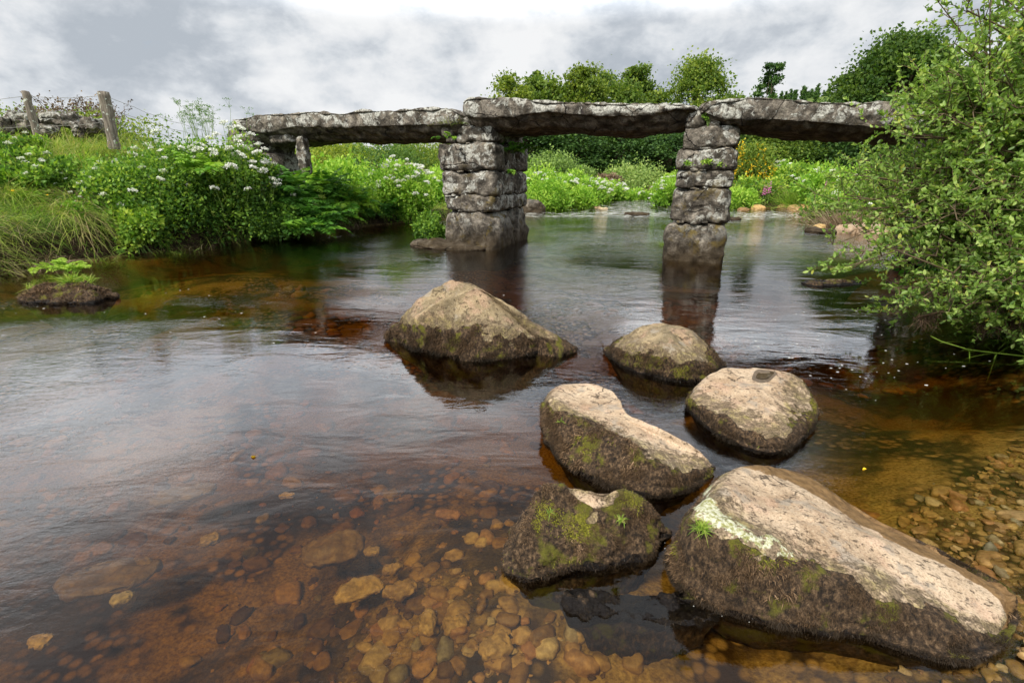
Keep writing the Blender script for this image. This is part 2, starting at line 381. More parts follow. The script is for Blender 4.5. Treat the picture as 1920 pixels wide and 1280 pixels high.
M['boulder_crust'] = boulder_mat('crusted_pink_granite', lichen=.95)
M['boulder_olive'] = boulder_mat('olive_grey_boulder', ((.16, .125, .07), (.36, .275, .155)), 0, .3)

def ground_mat():
    m, t = mat('ground_soil_and_bed'); c = t.coord(); z = t.sep(c)[2]; nz = t.sep(t.n.new('ShaderNodeNewGeometry').outputs['Normal'])[2]
    n1 = t.noise(c, 1.3, 6, .6, .4); n2 = t.noise(c, 9, 7, .65); n3 = t.noise(c, 60, 4, .6)
    turf = t.ramp(n2, [(.3, (.045, .07, .015)), (.5, (.11, .16, .03)), (.7, (.23, .22, .08))])
    far = t.ramp(t.noise(c, .12, 6, .6), [(.35, (.06, .12, .025)), (.5, (.13, .20, .045)), (.65, (.21, .24, .075))])
    turf = t.mix(.5, turf, far)
    peat = t.ramp(n2, [(.3, (.010, .007, .005)), (.55, (.04, .026, .016)), (.75, (.10, .068, .042))])
    col = t.mix(t.sstep(z, .38, .75), peat, turf)
    # the bed: gold brown gravel and sand with dark weed
    sand = t.ramp(n3, [(.3, (.18, .11, .035)), (.5, (.38, .26, .09)), (.72, (.60, .44, .18))])
    cell = t.voro(t.mapping(c, scale=(1, 1, .5)), 17, 'F1', 1); dist = t.voro(t.mapping(c, scale=(1, 1, .5)), 17, 'F1', 0)
    peb = t.mix(t.sep(cell)[0], (.20, .12, .045), (.62, .42, .18)); peb = t.mix(t.sstep(dist, .25, .6), peb, (.06, .035, .015))
    bed = t.mix(t.sstep(n1, .46, .58), sand, peb)
    bed = t.mix(t.math('MULTIPLY', t.sstep(t.noise(t.mapping(c, loc=(5, 2, 0)), .9, 7, .65, .6), .47, .60), .85), bed, (.035, .026, .010))
    col = t.mix(t.sstep(t.math('ADD', z, t.math('MULTIPLY', n2, .06)), .08, .0), col, bed)
    h = t.math('ADD', n2, t.math('MULTIPLY', n3, .3))
    s = principled(t, col, .95, t.bump(h, .05, .6), .1); t.l.new(s, t.out.inputs[0]); return m
M['ground'] = ground_mat()

def pebble_mat():
    m, t = mat('river_pebble'); c = t.coord(); a = t.attr('tint')
    base = t.ramp(a, [(0, (.13, .075, .035)), (.3, (.38, .23, .08)), (.55, (.66, .46, .18)), (.75, (.50, .26, .12)), (.92, (.70, .56, .32)), (1, (.25, .25, .22))])
    n = t.noise(c, 30, 6, .65); col = t.mix(t.sstep(n, .35, .7), t.mix(1.0, base, (.55, .5, .45), 'MULTIPLY'), base)
    s = principled(t, col, .45, t.bump(n, .012, .6), .4); t.l.new(s, t.out.inputs[0]); return m
M['pebble'] = pebble_mat()

def water_mat():
    m, t = mat('peaty_river_water'); c = t.coord(); x, y, z = t.sep(c)
    # swells and ripples drift downstream, calmer pools between them
    cal = t.sstep(t.noise(t.mapping(c, loc=(4.0, 1.3, 0)), .33, 3, .5, .6), .42, .62)
    far = t.sstep(y, 15, 24); px_ = t.math('SUBTRACT', x, 3.4); py_ = t.math('SUBTRACT', y, 5.6); pool = t.sstep(t.math('ADD', t.math('MULTIPLY', px_, px_), t.math('MULTIPLY', t.math('MULTIPLY', py_, py_), .35)), .8, 5.5); cal = t.math('MULTIPLY', cal, pool)
    r1 = t.noise(t.mapping(c, scale=(1.0, 2.2, 1), rot=(0, 0, .35)), 1.6, 3, .5, .5)
    r2 = t.noise(t.mapping(c, scale=(1.0, 1.9, 1), rot=(0, 0, .25)), 10, 5, .6, .5)
    r3 = t.noise(t.mapping(c, scale=(1.0, 1.7, 1), rot=(0, 0, .5)), 26, 3, .5, .6)
    amp = t.math('ADD', .10, t.math('MULTIPLY', cal, 1.0)); amp = t.math('ADD', amp, t.math('MULTIPLY', far, 2.2)); amp = t.math('ADD', amp, t.math('MULTIPLY', t.sstep(y, 8.0, 11.0), .8))
    h = t.math('MULTIPLY', r1, .006)
    h = t.math('ADD', h, t.math('MULTIPLY', t.math('MULTIPLY', r2, .0048), amp))
    h = t.math('ADD', h, t.math('MULTIPLY', t.math('MULTIPLY', r3, .0015), amp))
    nb = t.bump(h, 1.0, 1.0)
    fr = t.n.new('ShaderNodeFresnel'); fr.inputs[0].default_value = 1.5; t.l.new(nb, fr.inputs[1])
    gl = t.n.new('ShaderNodeBsdfGlossy'); gl.inputs['Roughness'].default_value = .018; gl.inputs[0].default_value = (1, 1, 1, 1); t.l.new(nb, gl.inputs['Normal'])
    tr = t.n.new('ShaderNodeBsdfTransparent'); tr.inputs[0].default_value = (.98, .95, .88, 1)
    mx = t.n.new('ShaderNodeMixShader'); t.l.new(fr.outputs[0], mx.inputs[0]); t.l.new(tr.outputs[0], mx.inputs[1]); t.l.new(gl.outputs[0], mx.inputs[2])
    t.l.new(mx.outputs[0], t.out.inputs[0])
    va = t.n.new('ShaderNodeVolumeAbsorption'); va.inputs[0].default_value = (.79, .66, .24, 1); va.inputs[1].default_value = 3.6
    t.l.new(va.outputs[0], t.out.inputs[1]); return m
M['water'] = water_mat()

# ------------------------------------------------------------------ ground and water
RIVER = np.array([(-9.8, -9), (-9.2, 0), (-8.7, 5), (-8.3, 8.2), (-7.95, 9.6), (-6.75, 11.5), (-5.7, 13.5), (-5.0, 15), (-3.6, 16.6), (-2.2, 17.8), (0.3, 20.6), (1.2, 21.9), (2.6, 23.8), (4.2, 27.2), (6.6, 33), (8, 41), (14, 41), (11.2, 33), (10.0, 27), (10.4, 24), (12.4, 22.4), (12.2, 19.8), (9.7, 13.8), (8.4, 11.0), (7.2, 8.5), (5.8, 6.3), (5.1, 5.2), (4.8, 4.1), (4.3, 3.1), (3.1, 2.2), (2.3, 1.75), (1.8, 1.36), (1.6, .8), (1.9, -9)])
def sdf(x, y):
    """positive inside the river"""
    x = np.asarray(x, float); y = np.asarray(y, float); best = np.full(x.shape, 1e9); ins = np.zeros(x.shape, bool)
    for (ax, ay), (bx, by) in zip(RIVER, np.roll(RIVER, -1, 0)):
        ex, ey = bx-ax, by-ay; t = np.clip(((x-ax)*ex + (y-ay)*ey)/(ex*ex+ey*ey), 0, 1)
        best = np.minimum(best, np.hypot(x-ax-t*ex, y-ay-t*ey))
        c = ((ay > y) != (by > y)) & (x < (bx-ax)*(y-ay)/(by-ay+1e-12) + ax); ins ^= c
    return np.where(ins, best, -best)
def ground_h(x, y):
    x = np.asarray(x, float); y = np.asarray(y, float); p3 = np.stack([x, y, x*0], -1).reshape(-1, 3)
    nz = fbm(p3, .8, 4, 3).reshape(x.shape); nl = fbm(p3, .09, 3, 9).reshape(x.shape)
    s = sdf(x, y) + nz*.16*sm(np.hypot(x-1.5, y-1.3), 1.0, 4.0)
    # bed
    depth = .06 + .42*sm(s, 0, 1.5) + .10*nz
    shal = np.exp(-(((x-.15)/.9)**2 + ((y-1.75)/.8)**2)) ; depth = depth*(1-.68*shal)
    shal2 = np.exp(-(((x+4.6)/2.2)**2 + ((y-8.2)/1.9)**2)); depth = depth*(1-.80*shal2)
    shr = sm(x, 1.2, 2.6)*sm(y, 4.2, 2.4); depth = depth*(1-.55*shr)
    rap = sm(y, 19, 24); depth = depth*(1-.5*rap)
    bed = -np.maximum(depth, .03)
    o = -s
    left = sm(-x - .25*y*0 + np.where(y < 14, 3.0*0, 0), 1.5, 3.5)*sm(y, 19, 14)
    steepL = .80*sm(o, 0.0, .40) + 1.12*sm(o, .3, 2.9) + .35*sm(o, 3, 8)
    steepR = .28*sm(o, 0, .5) + .22*sm(o, .4, 3.5) + .25*sm(o, 3, 14)
    near = sm(y, 2.6, 1.6)*sm(x, 0, 1)
    steepN = .05*sm(o, 0, .3) + .25*sm(o, .3, 2.5) + .5*sm(o, 2, 6)
    land = left*steepL + (1-left)*((1-near)*steepR + near*steepN)
    land = land + nz*.10*sm(o, .3, 1.5)
    d = np.hypot(x, y)
    land = land + sm(d, 30, 120)*(3.0 + 1.5*nl) + 17.5*np.exp(-((x-95)/60)**2 - ((y-165)/55)**2)
    land = land + .6*nl*sm(d, 15, 40)
    return np.where(s > 0, bed, land + .0)
def sinh_axis(a, lo, hi, n):
    u = np.linspace(math.asinh(lo/a), math.asinh(hi/a), n); return np.sinh(u)*a
gx = sinh_axis(7.0, -400, 420, 430); gy = sinh_axis(9.0, -60, 620, 430)
GX, GY = np.meshgrid(gx, gy, indexing='ij')
H = ground_h(GX.ravel(), GY.ravel())
g = Geo(); nx, ny = len(gx), len(gy)
I, J = np.meshgrid(np.arange(nx-1), np.arange(ny-1), indexing='ij')
g.add(np.stack([GX.ravel(), GY.ravel(), H], -1), np.stack([I*ny+J, (I+1)*ny+J, (I+1)*ny+J+1, I*ny+J+1], -1).reshape(-1, 4))
tag(g.build('ground', M['ground'], smooth=True), 'grassy river banks and brown gravel river bed', None, None, 'structure')
def gh(x, y): return float(ground_h(np.array([x]), np.array([y]))[0])

g = Geo(); X0, X1, Y0, Y1 = -13, 17, -6, 42
wx = np.linspace(X0, X1, 90); wy = np.linspace(Y0, Y1, 140); WX, WY = np.meshgrid(wx, wy, indexing='ij'); a, b = len(wx), len(wy)
I, J = np.meshgrid(np.arange(a-1), np.arange(b-1), indexing='ij')
top = np.stack([WX.ravel(), WY.ravel(), WX.ravel()*0], -1); bot = top.copy(); bot[:, 2] = -1.6
ft = np.stack([I*b+J, (I+1)*b+J, (I+1)*b+J+1, I*b+J+1], -1).reshape(-1, 4)
N = a*b; per = [i*b for i in range(a)] + [(a-1)*b+j for j in range(1, b)] + [i*b+b-1 for i in range(a-2, -1, -1)] + [j for j in range(b-2, 0, -1)]
per = np.array(per); pn = np.roll(per, -1)
g.add(np.concatenate([top, bot]), np.concatenate([ft, ft[:, ::-1] + N, np.stack([per, per+N, pn+N, pn], -1)]))
tag(g.build('water', M['water'], smooth=False), 'peaty brown river water with rippled sky reflections', None, None, 'structure')

# ------------------------------------------------------------------ boulders
def boulder(name, label, ctrl, cz, mt, out=.06, amp=.012, fuzz=9000, fl=(.010, .026), m=180, seed=0, green=.35, tufts=(), bulge=.18, rimf=.0, group=None):
    """ctrl: (rim px, rim py, rim z, base px or None, base py, moss limit, stain limit) clockwise round the rock"""
    rim = np.array([P(c[0], c[1], c[2]) for c in ctrl]); cen = rim.mean(0)
    base = []
    for c, r in zip(ctrl, rim):
        if c[3] is None:
            dvec = unit((r-cen)*np.array([1, 1, 0])); q = r + dvec*out*(1 + r[2]*2); q[2] = min(0, r[2]-.02)
        else: q = P(c[3], c[4], 0)
        base.append(q)
    base = np.array(base); vb = np.array([c[5] for c in ctrl], float)[:, None]; sb = np.array([c[6] for c in ctrl], float)[:, None]
    deep = base.copy(); deep[:, :2] = base[:, :2]*.55 + cen[:2]*.45; deep[:, 2] = -.34
    outd = unit((base-cen)*np.array([1, 1, 0]))
    q1 = base*.62 + rim*.38 + outd*bulge*.09*np.linalg.norm(rim-base, axis=1)[:, None]/.3
    q2 = base*.22 + rim*.78 + outd*bulge*.10*np.linalg.norm(rim-base, axis=1)[:, None]/.3
    i1 = rim*.92 + cen*.08; i1[:, 2] = rim[:, 2]*.95 + cz*.05 + .003
    loops = [deep, base, q1, q2, i1]; vs = [-1, 0, .4, .8, 1.15]
    for k in (.62, .35, .12):
        q = rim*k + cen*(1-k); q[:, 2] = rim[:, 2]*k + cz*(1-k) + .0; loops.append(q); vs.append(2-k)
    L = np.stack([catmull(np.concatenate([l, vb, sb], 1), m) for l in loops])      # loops x m x 5
    nv = 64; R = catmull(L, nv, closed=False); vv = catmull(np.array(vs, float)[:, None], nv, closed=False)[:, 0]
    V = R[:, :, :3].reshape(-1, 3); VB = R[:, :, 3].reshape(-1); SB = R[:, :, 4].reshape(-1); vpar = np.repeat(vv, m)
    F = grid_faces(m, nv)
    nrm = vnormals(V, F); 
    if np.mean(np.sum(nrm*(V-cen), 1)) < 0: F = F[:, ::-1]; nrm = -nrm
    lump = sm((VB + fbm(V, 9, 2, seed+2)*.1) - vpar, -.05, .08)
    V = V + nrm*(fbm(V, 4.5, 3, seed)*amp*1.9 + fbm(V, 19, 3, seed+5)*amp*.5 + lump*(.004 + amp*.9*np.abs(fbm(V, 13, 3, seed+6)) + amp*.5*fbm(V, 34, 2, seed+7)))[:, None]
    cidx = len(V); tip = V[-m:].mean(0)
    V = np.concatenate([V, tip[None]]); ring = np.arange(cidx-m, cidx)
    cap = np.stack([ring, np.roll(ring, -1), np.full(m, cidx)], -1)
    VB = np.append(VB, VB[-1]); SB = np.append(SB, SB[-1]); vpar = np.append(vpar, 2.0)
    q = V[cap[0]]; 
    if np.cross(q[1]-q[0], q[2]-q[0])[2] < 0: cap = cap[:, ::-1]
    nn = fbm(V, 9, 4, seed+2); n2 = fbm(V, 3.2, 3, seed+8)
    moss = sm((VB + nn*.24 + n2*.16 + fbm(V, 30, 3, seed+4)*.14) - vpar, -.10, .10)
    stain = sm((SB + n2*.15 + nn*.08) - vpar, -.06, .10)
    rimd = sm((VB + .38) - vpar, -.25, .3)
    rimw = sm((VB + .62) - vpar, -.3, .5)
    crust = sm(1 - np.abs((VB + .14 + n2*.12) - vpar)/.26, 0, .9)*sm(VB, .3, .9)*sm(-V[:, 0]*0 + (P(1450, 1000, .3)[0] + .35) - V[:, 0], 0, .6)
    wet = sm(.030 + .02*nn - V[:, 2], -.02, .02)*sm(V[:, 2], -.10, -.02)*(.25 + .75*sm(VB, .5, .9))
    bl_ = catmull(base, 600); WL.append(bl_[:, :2] + unit((bl_-cen)*np.array([1, 1, 0]))[:, :2]*.012)
    root = thing(name, label, 'boulder', tuple(np.array([cen[0], cen[1], 0])), group)
    off = np.array([cen[0], cen[1], 0]); g = Geo(); g.add(V-off, F); g.f.append(cap); g.m.append(np.zeros(len(cap)))
    o = g.build('rock', M[mt], root, smooth=True)
    for k, arr in dict(rimw=rimw, moss=moss, stain=stain, wet=wet, rimd=rimd, crust=crust).items(): setattr_mesh(o, k, arr)
    # moss strands
    if fuzz:
        q = V[F]; fc = q.mean(1); ar = np.linalg.norm(np.cross(q[:, 2]-q[:, 0], q[:, 3]-q[:, 1]), axis=1)
        wgt = ar*moss[F].mean(1)**2*(fc[:, 2] > -.03)*(.08 + sm(fbm(fc, 12, 3, seed+61), -.2, .3)); fi = rng.choice(len(F), fuzz, p=wgt/wgt.sum())
        uv = rng.random((fuzz, 2)); a, b_, c, d_ = (q[fi, k] for k in range(4))
        pos = (a*(1-uv[:, :1]) + b_*uv[:, :1])*(1-uv[:, 1:]) + (d_*(1-uv[:, :1]) + c*uv[:, :1])*uv[:, 1:]
        nr = nrm[F[fi, 0]]; wv = fbm(pos, 11, 2, seed+41)[:, None]; dr = nr*.6 + rng.normal(size=(fuzz, 3))*.65 + np.array([0, 0, -.3]) + wv*np.array([.9, .3, .1])
        patch = fbm(pos, 7, 3, seed+31); pg = .85*sm(patch, .42-green, .80-green*.6)*sm(pos[:, 2], .015, .06)
        br = np.clip(.5 + .8*fbm(pos, 8, 3, seed+51), 0, 1); tint = np.where(rng.random(fuzz) < pg, .66 + .34*rng.random(fuzz), .06 + .56*rng.random(fuzz)*(.35 + .65*br))
        tint = np.where(pos[:, 2] < .045 + .04*fbm(pos, 6, 3, seed+71) + .02*rng.random(fuzz), .02 + .1*rng.random(fuzz), tint)
        g = Geo(); ln = rng.uniform(*fl, fuzz)*(.35 + .85*br); blades(g, pos-off, dr, ln, ln*.14 + .0008, tint, .25, seg=1)
        g.build('moss', M['moss_fuzz'], root)
    for (px, py, z, n, h) in tufts:
        c0 = P(px, py, z)-off; g = Geo(); pos = c0 + rng.normal(size=(n, 3))*np.array([.012, .012, .003])*(h/.06)
        blades(g, pos, randdir(n, 1.3), rng.uniform(.5, 1.2, n)*h, max(.0035, h*.06), rng.uniform(.2, .85, n), .35)
        g.build('grass_tuft', M['grass'], root)
    return root
N_ = None
WL = []
boulder('boulder', 'largest foreground boulder, long pink-tan top with white lichen crust over dark mossy front', [
 (1301, 955, .33, 1276, 1105, 1.02, 0), (1312, 932, .335, N_, 0, .95, 0), (1338, 917, .33, N_, 0, .75, 0), (1353, 888, .30, N_, 0, .75, .3), (1380, 870, .27, N_, 0, .6, 1.0),
 (1440, 868, .20, N_, 0, .5, 1.45), (1500, 885, .13, N_, 0, .2, 1.5), (1570, 928, .09, N_, 0, .2, 1.45), (1650, 983, .06, N_, 0, .2, 1.42), (1750, 1033, .05, N_, 0, .2, 1.38),
 (1850, 1084, .045, N_, 0, .2, 1.3), (1884, 1120, .05, 1890, 1150, .3, 1.1), (1868, 1160, .065, 1872, 1215, .6, .5), (1810, 1165, .09, 1795, 1243, .95, 0), (1720, 1140, .14, 1700, 1223, 1.05, 0),
 (1600, 1098, .2, 1600, 1195, 1.05, 0), (1480, 1048, .26, 1500, 1178, 1.08, 0), (1400, 1010, .31, 1400, 1163, 1.08, 0), (1338, 985, .33, 1320, 1140, 1.08, 0)],
 .215, 'boulder_crust', out=.05, amp=.010, fuzz=42000, fl=(.008, .022), seed=11, green=.02, tufts=[(1316, 990, .33, 130, .05)])
boulder('boulder', 'low dark boulder shaggy with brown and yellow-green moss, directly left of the largest foreground boulder', [
 (1003, 937, .2, 955, 1055, 2.4, 0), (1025, 908, .26, N_, 0, 1.8, 0), (1065, 911, .26, N_, 0, 1.05, 0), (1120, 921, .25, N_, 0, 1.0, 0), (1180, 926, .22, N_, 0, 1.4, 0), (1222, 957, .15, N_, 0, 2.4, 0),
 (1243, 985, .08, 1252, 1005, 2.4, 0), (1200, 1000, .1, 1225, 1032, 2.4, 0), (1140, 1010, .12, 1165, 1055, 1.9, 0), (1070, 1020, .13, 1070, 1075, 1.7, 0), (1005, 1035, .12, 985, 1093, 2.4, 0)],
 .20, 'boulder_tan', out=.05, amp=.018, fuzz=34000, fl=(.008, .020), seed=23, green=.3, tufts=[(1165, 975, .19, 60, .035), (1030, 960, .22, 16, .03)])
boulder('boulder', 'peanut-shaped boulder, smooth tan top and shaggy brown front, centre of the stone group', [
 (1024, 742, .24, 1022, 795, .8, 0), (1045, 719, .24, N_, 0, .6, 0), (1100, 715, .24, N_, 0, .4, 0), (1144, 724, .23, N_, 0, .4, 0), (1162, 748, .22, N_, 0, .4, 0), (1170, 772, .21, N_, 0, .4, .2), (1205, 790, .2, N_, 0, .4, .6),
 (1260, 814, .18, N_, 0, .4, .3), (1308, 840, .14, N_, 0, .4, 0), (1328, 866, .08, 1331, 884, .8, 0), (1308, 878, .1, 1305, 912, 1.0, 0), (1240, 872, .16, 1240, 930, 1.12, 0), (1170, 832, .2, 1180, 925, 1.15, 0),
 (1110, 800, .23, 1108, 898, 1.12, 0), (1070, 778, .24, 1060, 868, 1.1, 0), (1040, 762, .24, 1030, 828, 1.0, 0)],
 .21, 'boulder_tan', out=.05, amp=.010, fuzz=30000, fl=(.012, .028), seed=37, green=.05, tufts=[(1052, 790, .2, 14, .04)])
boulder('boulder', 'flat-topped tan boulder with a small rain pool on top, right of the peanut-shaped boulder', [
 (1301, 745, .15, 1292, 765, .95, 0), (1322, 709, .18, N_, 0, .4, 0), (1365, 689, .2, N_, 0, .3, 0), (1420, 686, .2, N_, 0, .3, 0), (1475, 693, .18, N_, 0, .6, 0), (1507, 715, .15, N_, 0, 1.15, 0), (1521, 748, .1, N_, 0, 1.2, 0),
 (1510, 788, .09, 1516, 803, 1.1, 0), (1470, 818, .1, 1470, 846, 1.05, 0), (1420, 818, .1, 1425, 850, 1.1, 0), (1380, 798, .12, 1370, 828, 1.08, 0), (1335, 772, .14, 1325, 800, 1.08, 0)],
 .185, 'boulder_tan', out=.04, amp=.009, fuzz=22000, fl=(.012, .026), seed=41, green=.3, tufts=[(1430, 835, .05, 6, .05)])
boulder('boulder', 'rounded brown dome boulder ringed with yellow-green moss, right of the tall peaked boulder', [
 (1160, 640, .2, 1134, 662, .9, 0), (1200, 613, .3, N_, 0, .7, 0), (1245, 607, .33, N_, 0, .6, 0), (1287, 618, .3, N_, 0, .7, 0), (1320, 645, .22, N_, 0, .9, 0), (1345, 680, .08, 1350, 700, 1.2, 0),
 (1318, 682, .14, 1318, 716, 1.0, 0), (1270, 662, .24, 1265, 715, .85, 0), (1220, 647, .26, 1210, 702, .8, 0), (1182, 648, .22, 1165, 688, .85, 0)],
 .335, 'boulder_olive', out=.14, amp=.012, fuzz=22000, fl=(.014, .034), seed=53, green=.35)
boulder('boulder', 'tall peaked grey-tan boulder sloping down to the right, farthest of the foreground stone group', [
 (775, 585, .36, 750, 642, .55, 0), (792, 560, .46, N_, 0, .5, 0), (815, 536, .58, N_, 0, .4, 0), (842, 524, .64, N_, 0, .4, 0), (878, 530, .615, N_, 0, .4, 0), (930, 559, .51, N_, 0, .4, 0), (983, 591, .36, N_, 0, .4, 0), (1025, 622, .18, N_, 0, .7, 0), (1044, 640, .06, 1052, 650, 1.0, 0),
 (1005, 628, .18, 1010, 663, .85, 0), (945, 600, .34, 950, 673, .52, 0), (885, 572, .46, 880, 677, .42, 0), (835, 565, .5, 830, 668, .44, 0), (797, 578, .44, 780, 657, .48, 0)],
 .60, 'boulder_olive', out=.22, amp=.016, fuzz=30000, fl=(.018, .045), seed=67, green=.12, tufts=[(1030, 640, .06, 12, .07), (760, 640, .03, 14, .05)])
boulder('ledge_rock', 'barely emerging ledge of dark wet mossy rock in front of the low mossy boulder', [
 (1095, 1130, -.004, N_, 0, 2.5, 0), (1140, 1118, .008, N_, 0, 2.5, 0), (1200, 1130, -.004, N_, 0, 2.5, 0), (1262, 1118, .012, N_, 0, 2.5, 0), (1322, 1124, .010, N_, 0, 2.5, 0), (1330, 1150, .0, N_, 0, 2.5, 0), (1260, 1160, .002, N_, 0, 2.5, 0), (1170, 1146, -.002, N_, 0, 2.5, 0), (1110, 1143, -.004, N_, 0, 2.5, 0)],
 .010, 'boulder_tan', out=.03, amp=.024, fuzz=9000, fl=(.006, .018), seed=71, green=-.3)
boulder('flat_rock', 'low flat rock with orange weed breaking the calm water before the right bank', [
 (1510, 531, .0, N_, 0, 2.4, 0), (1532, 526, .02, N_, 0, 1.3, 0), (1570, 525, .03, N_, 0, 1.1, 0), (1608, 529, .005, N_, 0, 1.4, 0), (1596, 534, -.01, N_, 0, 2.4, 0), (1545, 536, .0, N_, 0, 2.4, 0)],
   .035, 'boulder_olive', out=.04, amp=.02, fuzz=1500, fl=(.01, .03), seed=83, green=.4)
boulder('peat_clump', 'dark peaty clump with bright grass tufts on top in the water by the left bank', [
 (52, 548, .10, 45, 566, 2.4, 0), (75, 538, .15, N_, 0, 2.4, 0), (110, 538, .14, N_, 0, 2.4, 0), (150, 532, .19, N_, 0, 2.4, 0), (185, 540, .14, N_, 0, 2.4, 0), (195, 550, .05, 198, 560, 2.4, 0), (165, 548, .12, 165, 568, 2.4, 0), (110, 550, .1, 110, 571, 2.4, 0), (70, 550, .1, 70, 569, 2.4, 0)],
 .17, 'boulder_tan', out=.15, amp=.03, fuzz=9000, fl=(.03, .07), seed=97, green=-.25, tufts=[(135, 530, .18, 200, .22), (62, 541, .13, 50, .15), (165, 528, .2, 90, .16)])

# the little rain pool cupped in the flat-topped boulder
def pool_mat():
    m, t = mat('rain_pool_water'); b = principled(t, (.06, .042, .022), .03, None, .6); t.l.new(b, t.out.inputs[0]); return m
def crust_mat():
    m, t = mat('dark_pool_rim'); n = t.noise(t.coord(), 60, 4); b = principled(t, t.mix(n, (.05, .035, .025), (.22, .17, .12)), .7, t.bump(n, .01)); t.l.new(b, t.out.inputs[0]); return m
def patch_on(owner, pxs, mt, name, lift_, inset=0.0):
    rock = [c for c in owner.children if c.name.startswith('rock')][0]; me = rock.data; V = np.empty(len(me.vertices)*3); me.vertices.foreach_get('co', V); V = V.reshape(-1, 3) + np.array(owner.location)
    pts = np.array([P(a, b, .18)[:2] for a, b in pxs]); pts = catmull(pts, 40); c = pts.mean(0); 
    def zat(q): dd = np.hypot(V[:, 0]-q[0], V[:, 1]-q[1]) + (V[:, 2] < .05)*9; return V[np.argsort(dd)[:4], 2].mean()
    rings = [pts, c + (pts-c)*.55]; off = np.array(owner.location); L_ = []
    for r_ in rings: L_ += [[q[0], q[1], zat(q) + lift_] for q in r_]
    L_.append([c[0], c[1], zat(c) + lift_]); L_ = np.array(L_)
    if inset: L_[:, 2] = L_[:, 2].mean() + .001
    g = Geo(); g.add(L_-off, grid_faces(40, 2)); a = np.arange(40, 80); g.f.append(np.stack([a, np.roll(a, -1), np.full(40, 80)], -1)); g.m.append(np.zeros(40)); g.build(name, mt, owner)
flat_b = [o for o in bpy.data.objects if o.get('label', '').startswith('flat-topped tan boulder')][0]
patch_on(flat_b, [(1410, 712), (1418, 697), (1450, 697), (1455, 703), (1442, 714), (1425, 718)], crust_mat(), 'pool_rim', .003)
patch_on(flat_b, [(1417, 709), (1424, 700), (1447, 699), (1450, 702), (1438, 711), (1424, 712)], pool_mat(), 'rain_pool', .007, 1)

# ------------------------------------------------------------------ simple stones
def stone_mesh(name, size, seed, mt, power=3.2, rough=.05, res=14, sm_=True):
    """a rounded block: superellipsoid grown from a cube and roughened"""
    t = np.linspace(-1, 1, res); U, W = np.meshgrid(t, t, indexing='ij'); u, w_ = U.ravel(), W.ravel(); o = np.ones_like(u)
    faces = [np.stack(p, -1) for p in ((u, w_, o), (w_, u, -o), (o, u, w_), (-o, w_, u), (w_, o, u), (u, -o, w_))]
    g0 = []; F = []; I, J = np.meshgrid(np.arange(res-1), np.arange(res-1), indexing='ij'); q = np.stack([I*res+J, (I+1)*res+J, (I+1)*res+J+1, I*res+J+1], -1).reshape(-1, 4)
    for k, f_ in enumerate(faces): g0.append(f_); F.append(q + k*res*res)
    V = np.concatenate(g0); F = np.concatenate(F)
    V = V/(np.sum(np.abs(V)**power, 1)**(1/power))[:, None]
    key = np.round(V, 5); _, inv, idx = np.unique(key, axis=0, return_inverse=True, return_index=True)[0:3] if False else (None, None, None)
    un, first, inv = np.unique(np.round(V, 5), axis=0, return_index=True, return_inverse=True); V = V[first]; F = inv.reshape(-1)[F]
    size = np.asarray(size, float)/2; s0 = size.mean(); nv = unit(V/size)
    V = V*size
    V = V + nv*((fbm(V/s0, 1.1, 3, seed)*rough*2.0 + fbm(V/s0, 4.2, 3, seed+3)*rough*.8 - np.abs(fbm(V/s0, 2.3, 3, seed+6))*rough*.9)*s0)[:, None]
    g = Geo(); g.add(V, F, rng.random()); return g.mesh(name, M[mt], sm_)
def stone(name, pos, size, rz, seed, mt, parent=None, **kw):
    o = bpy.data.objects.new(name, stone_mesh(name, size, seed, mt, **kw)); COL.objects.link(o); o.location = tuple(pos); o.rotation_euler = (0, 0, rz)
    if parent is not None: o.parent = parent
    return o

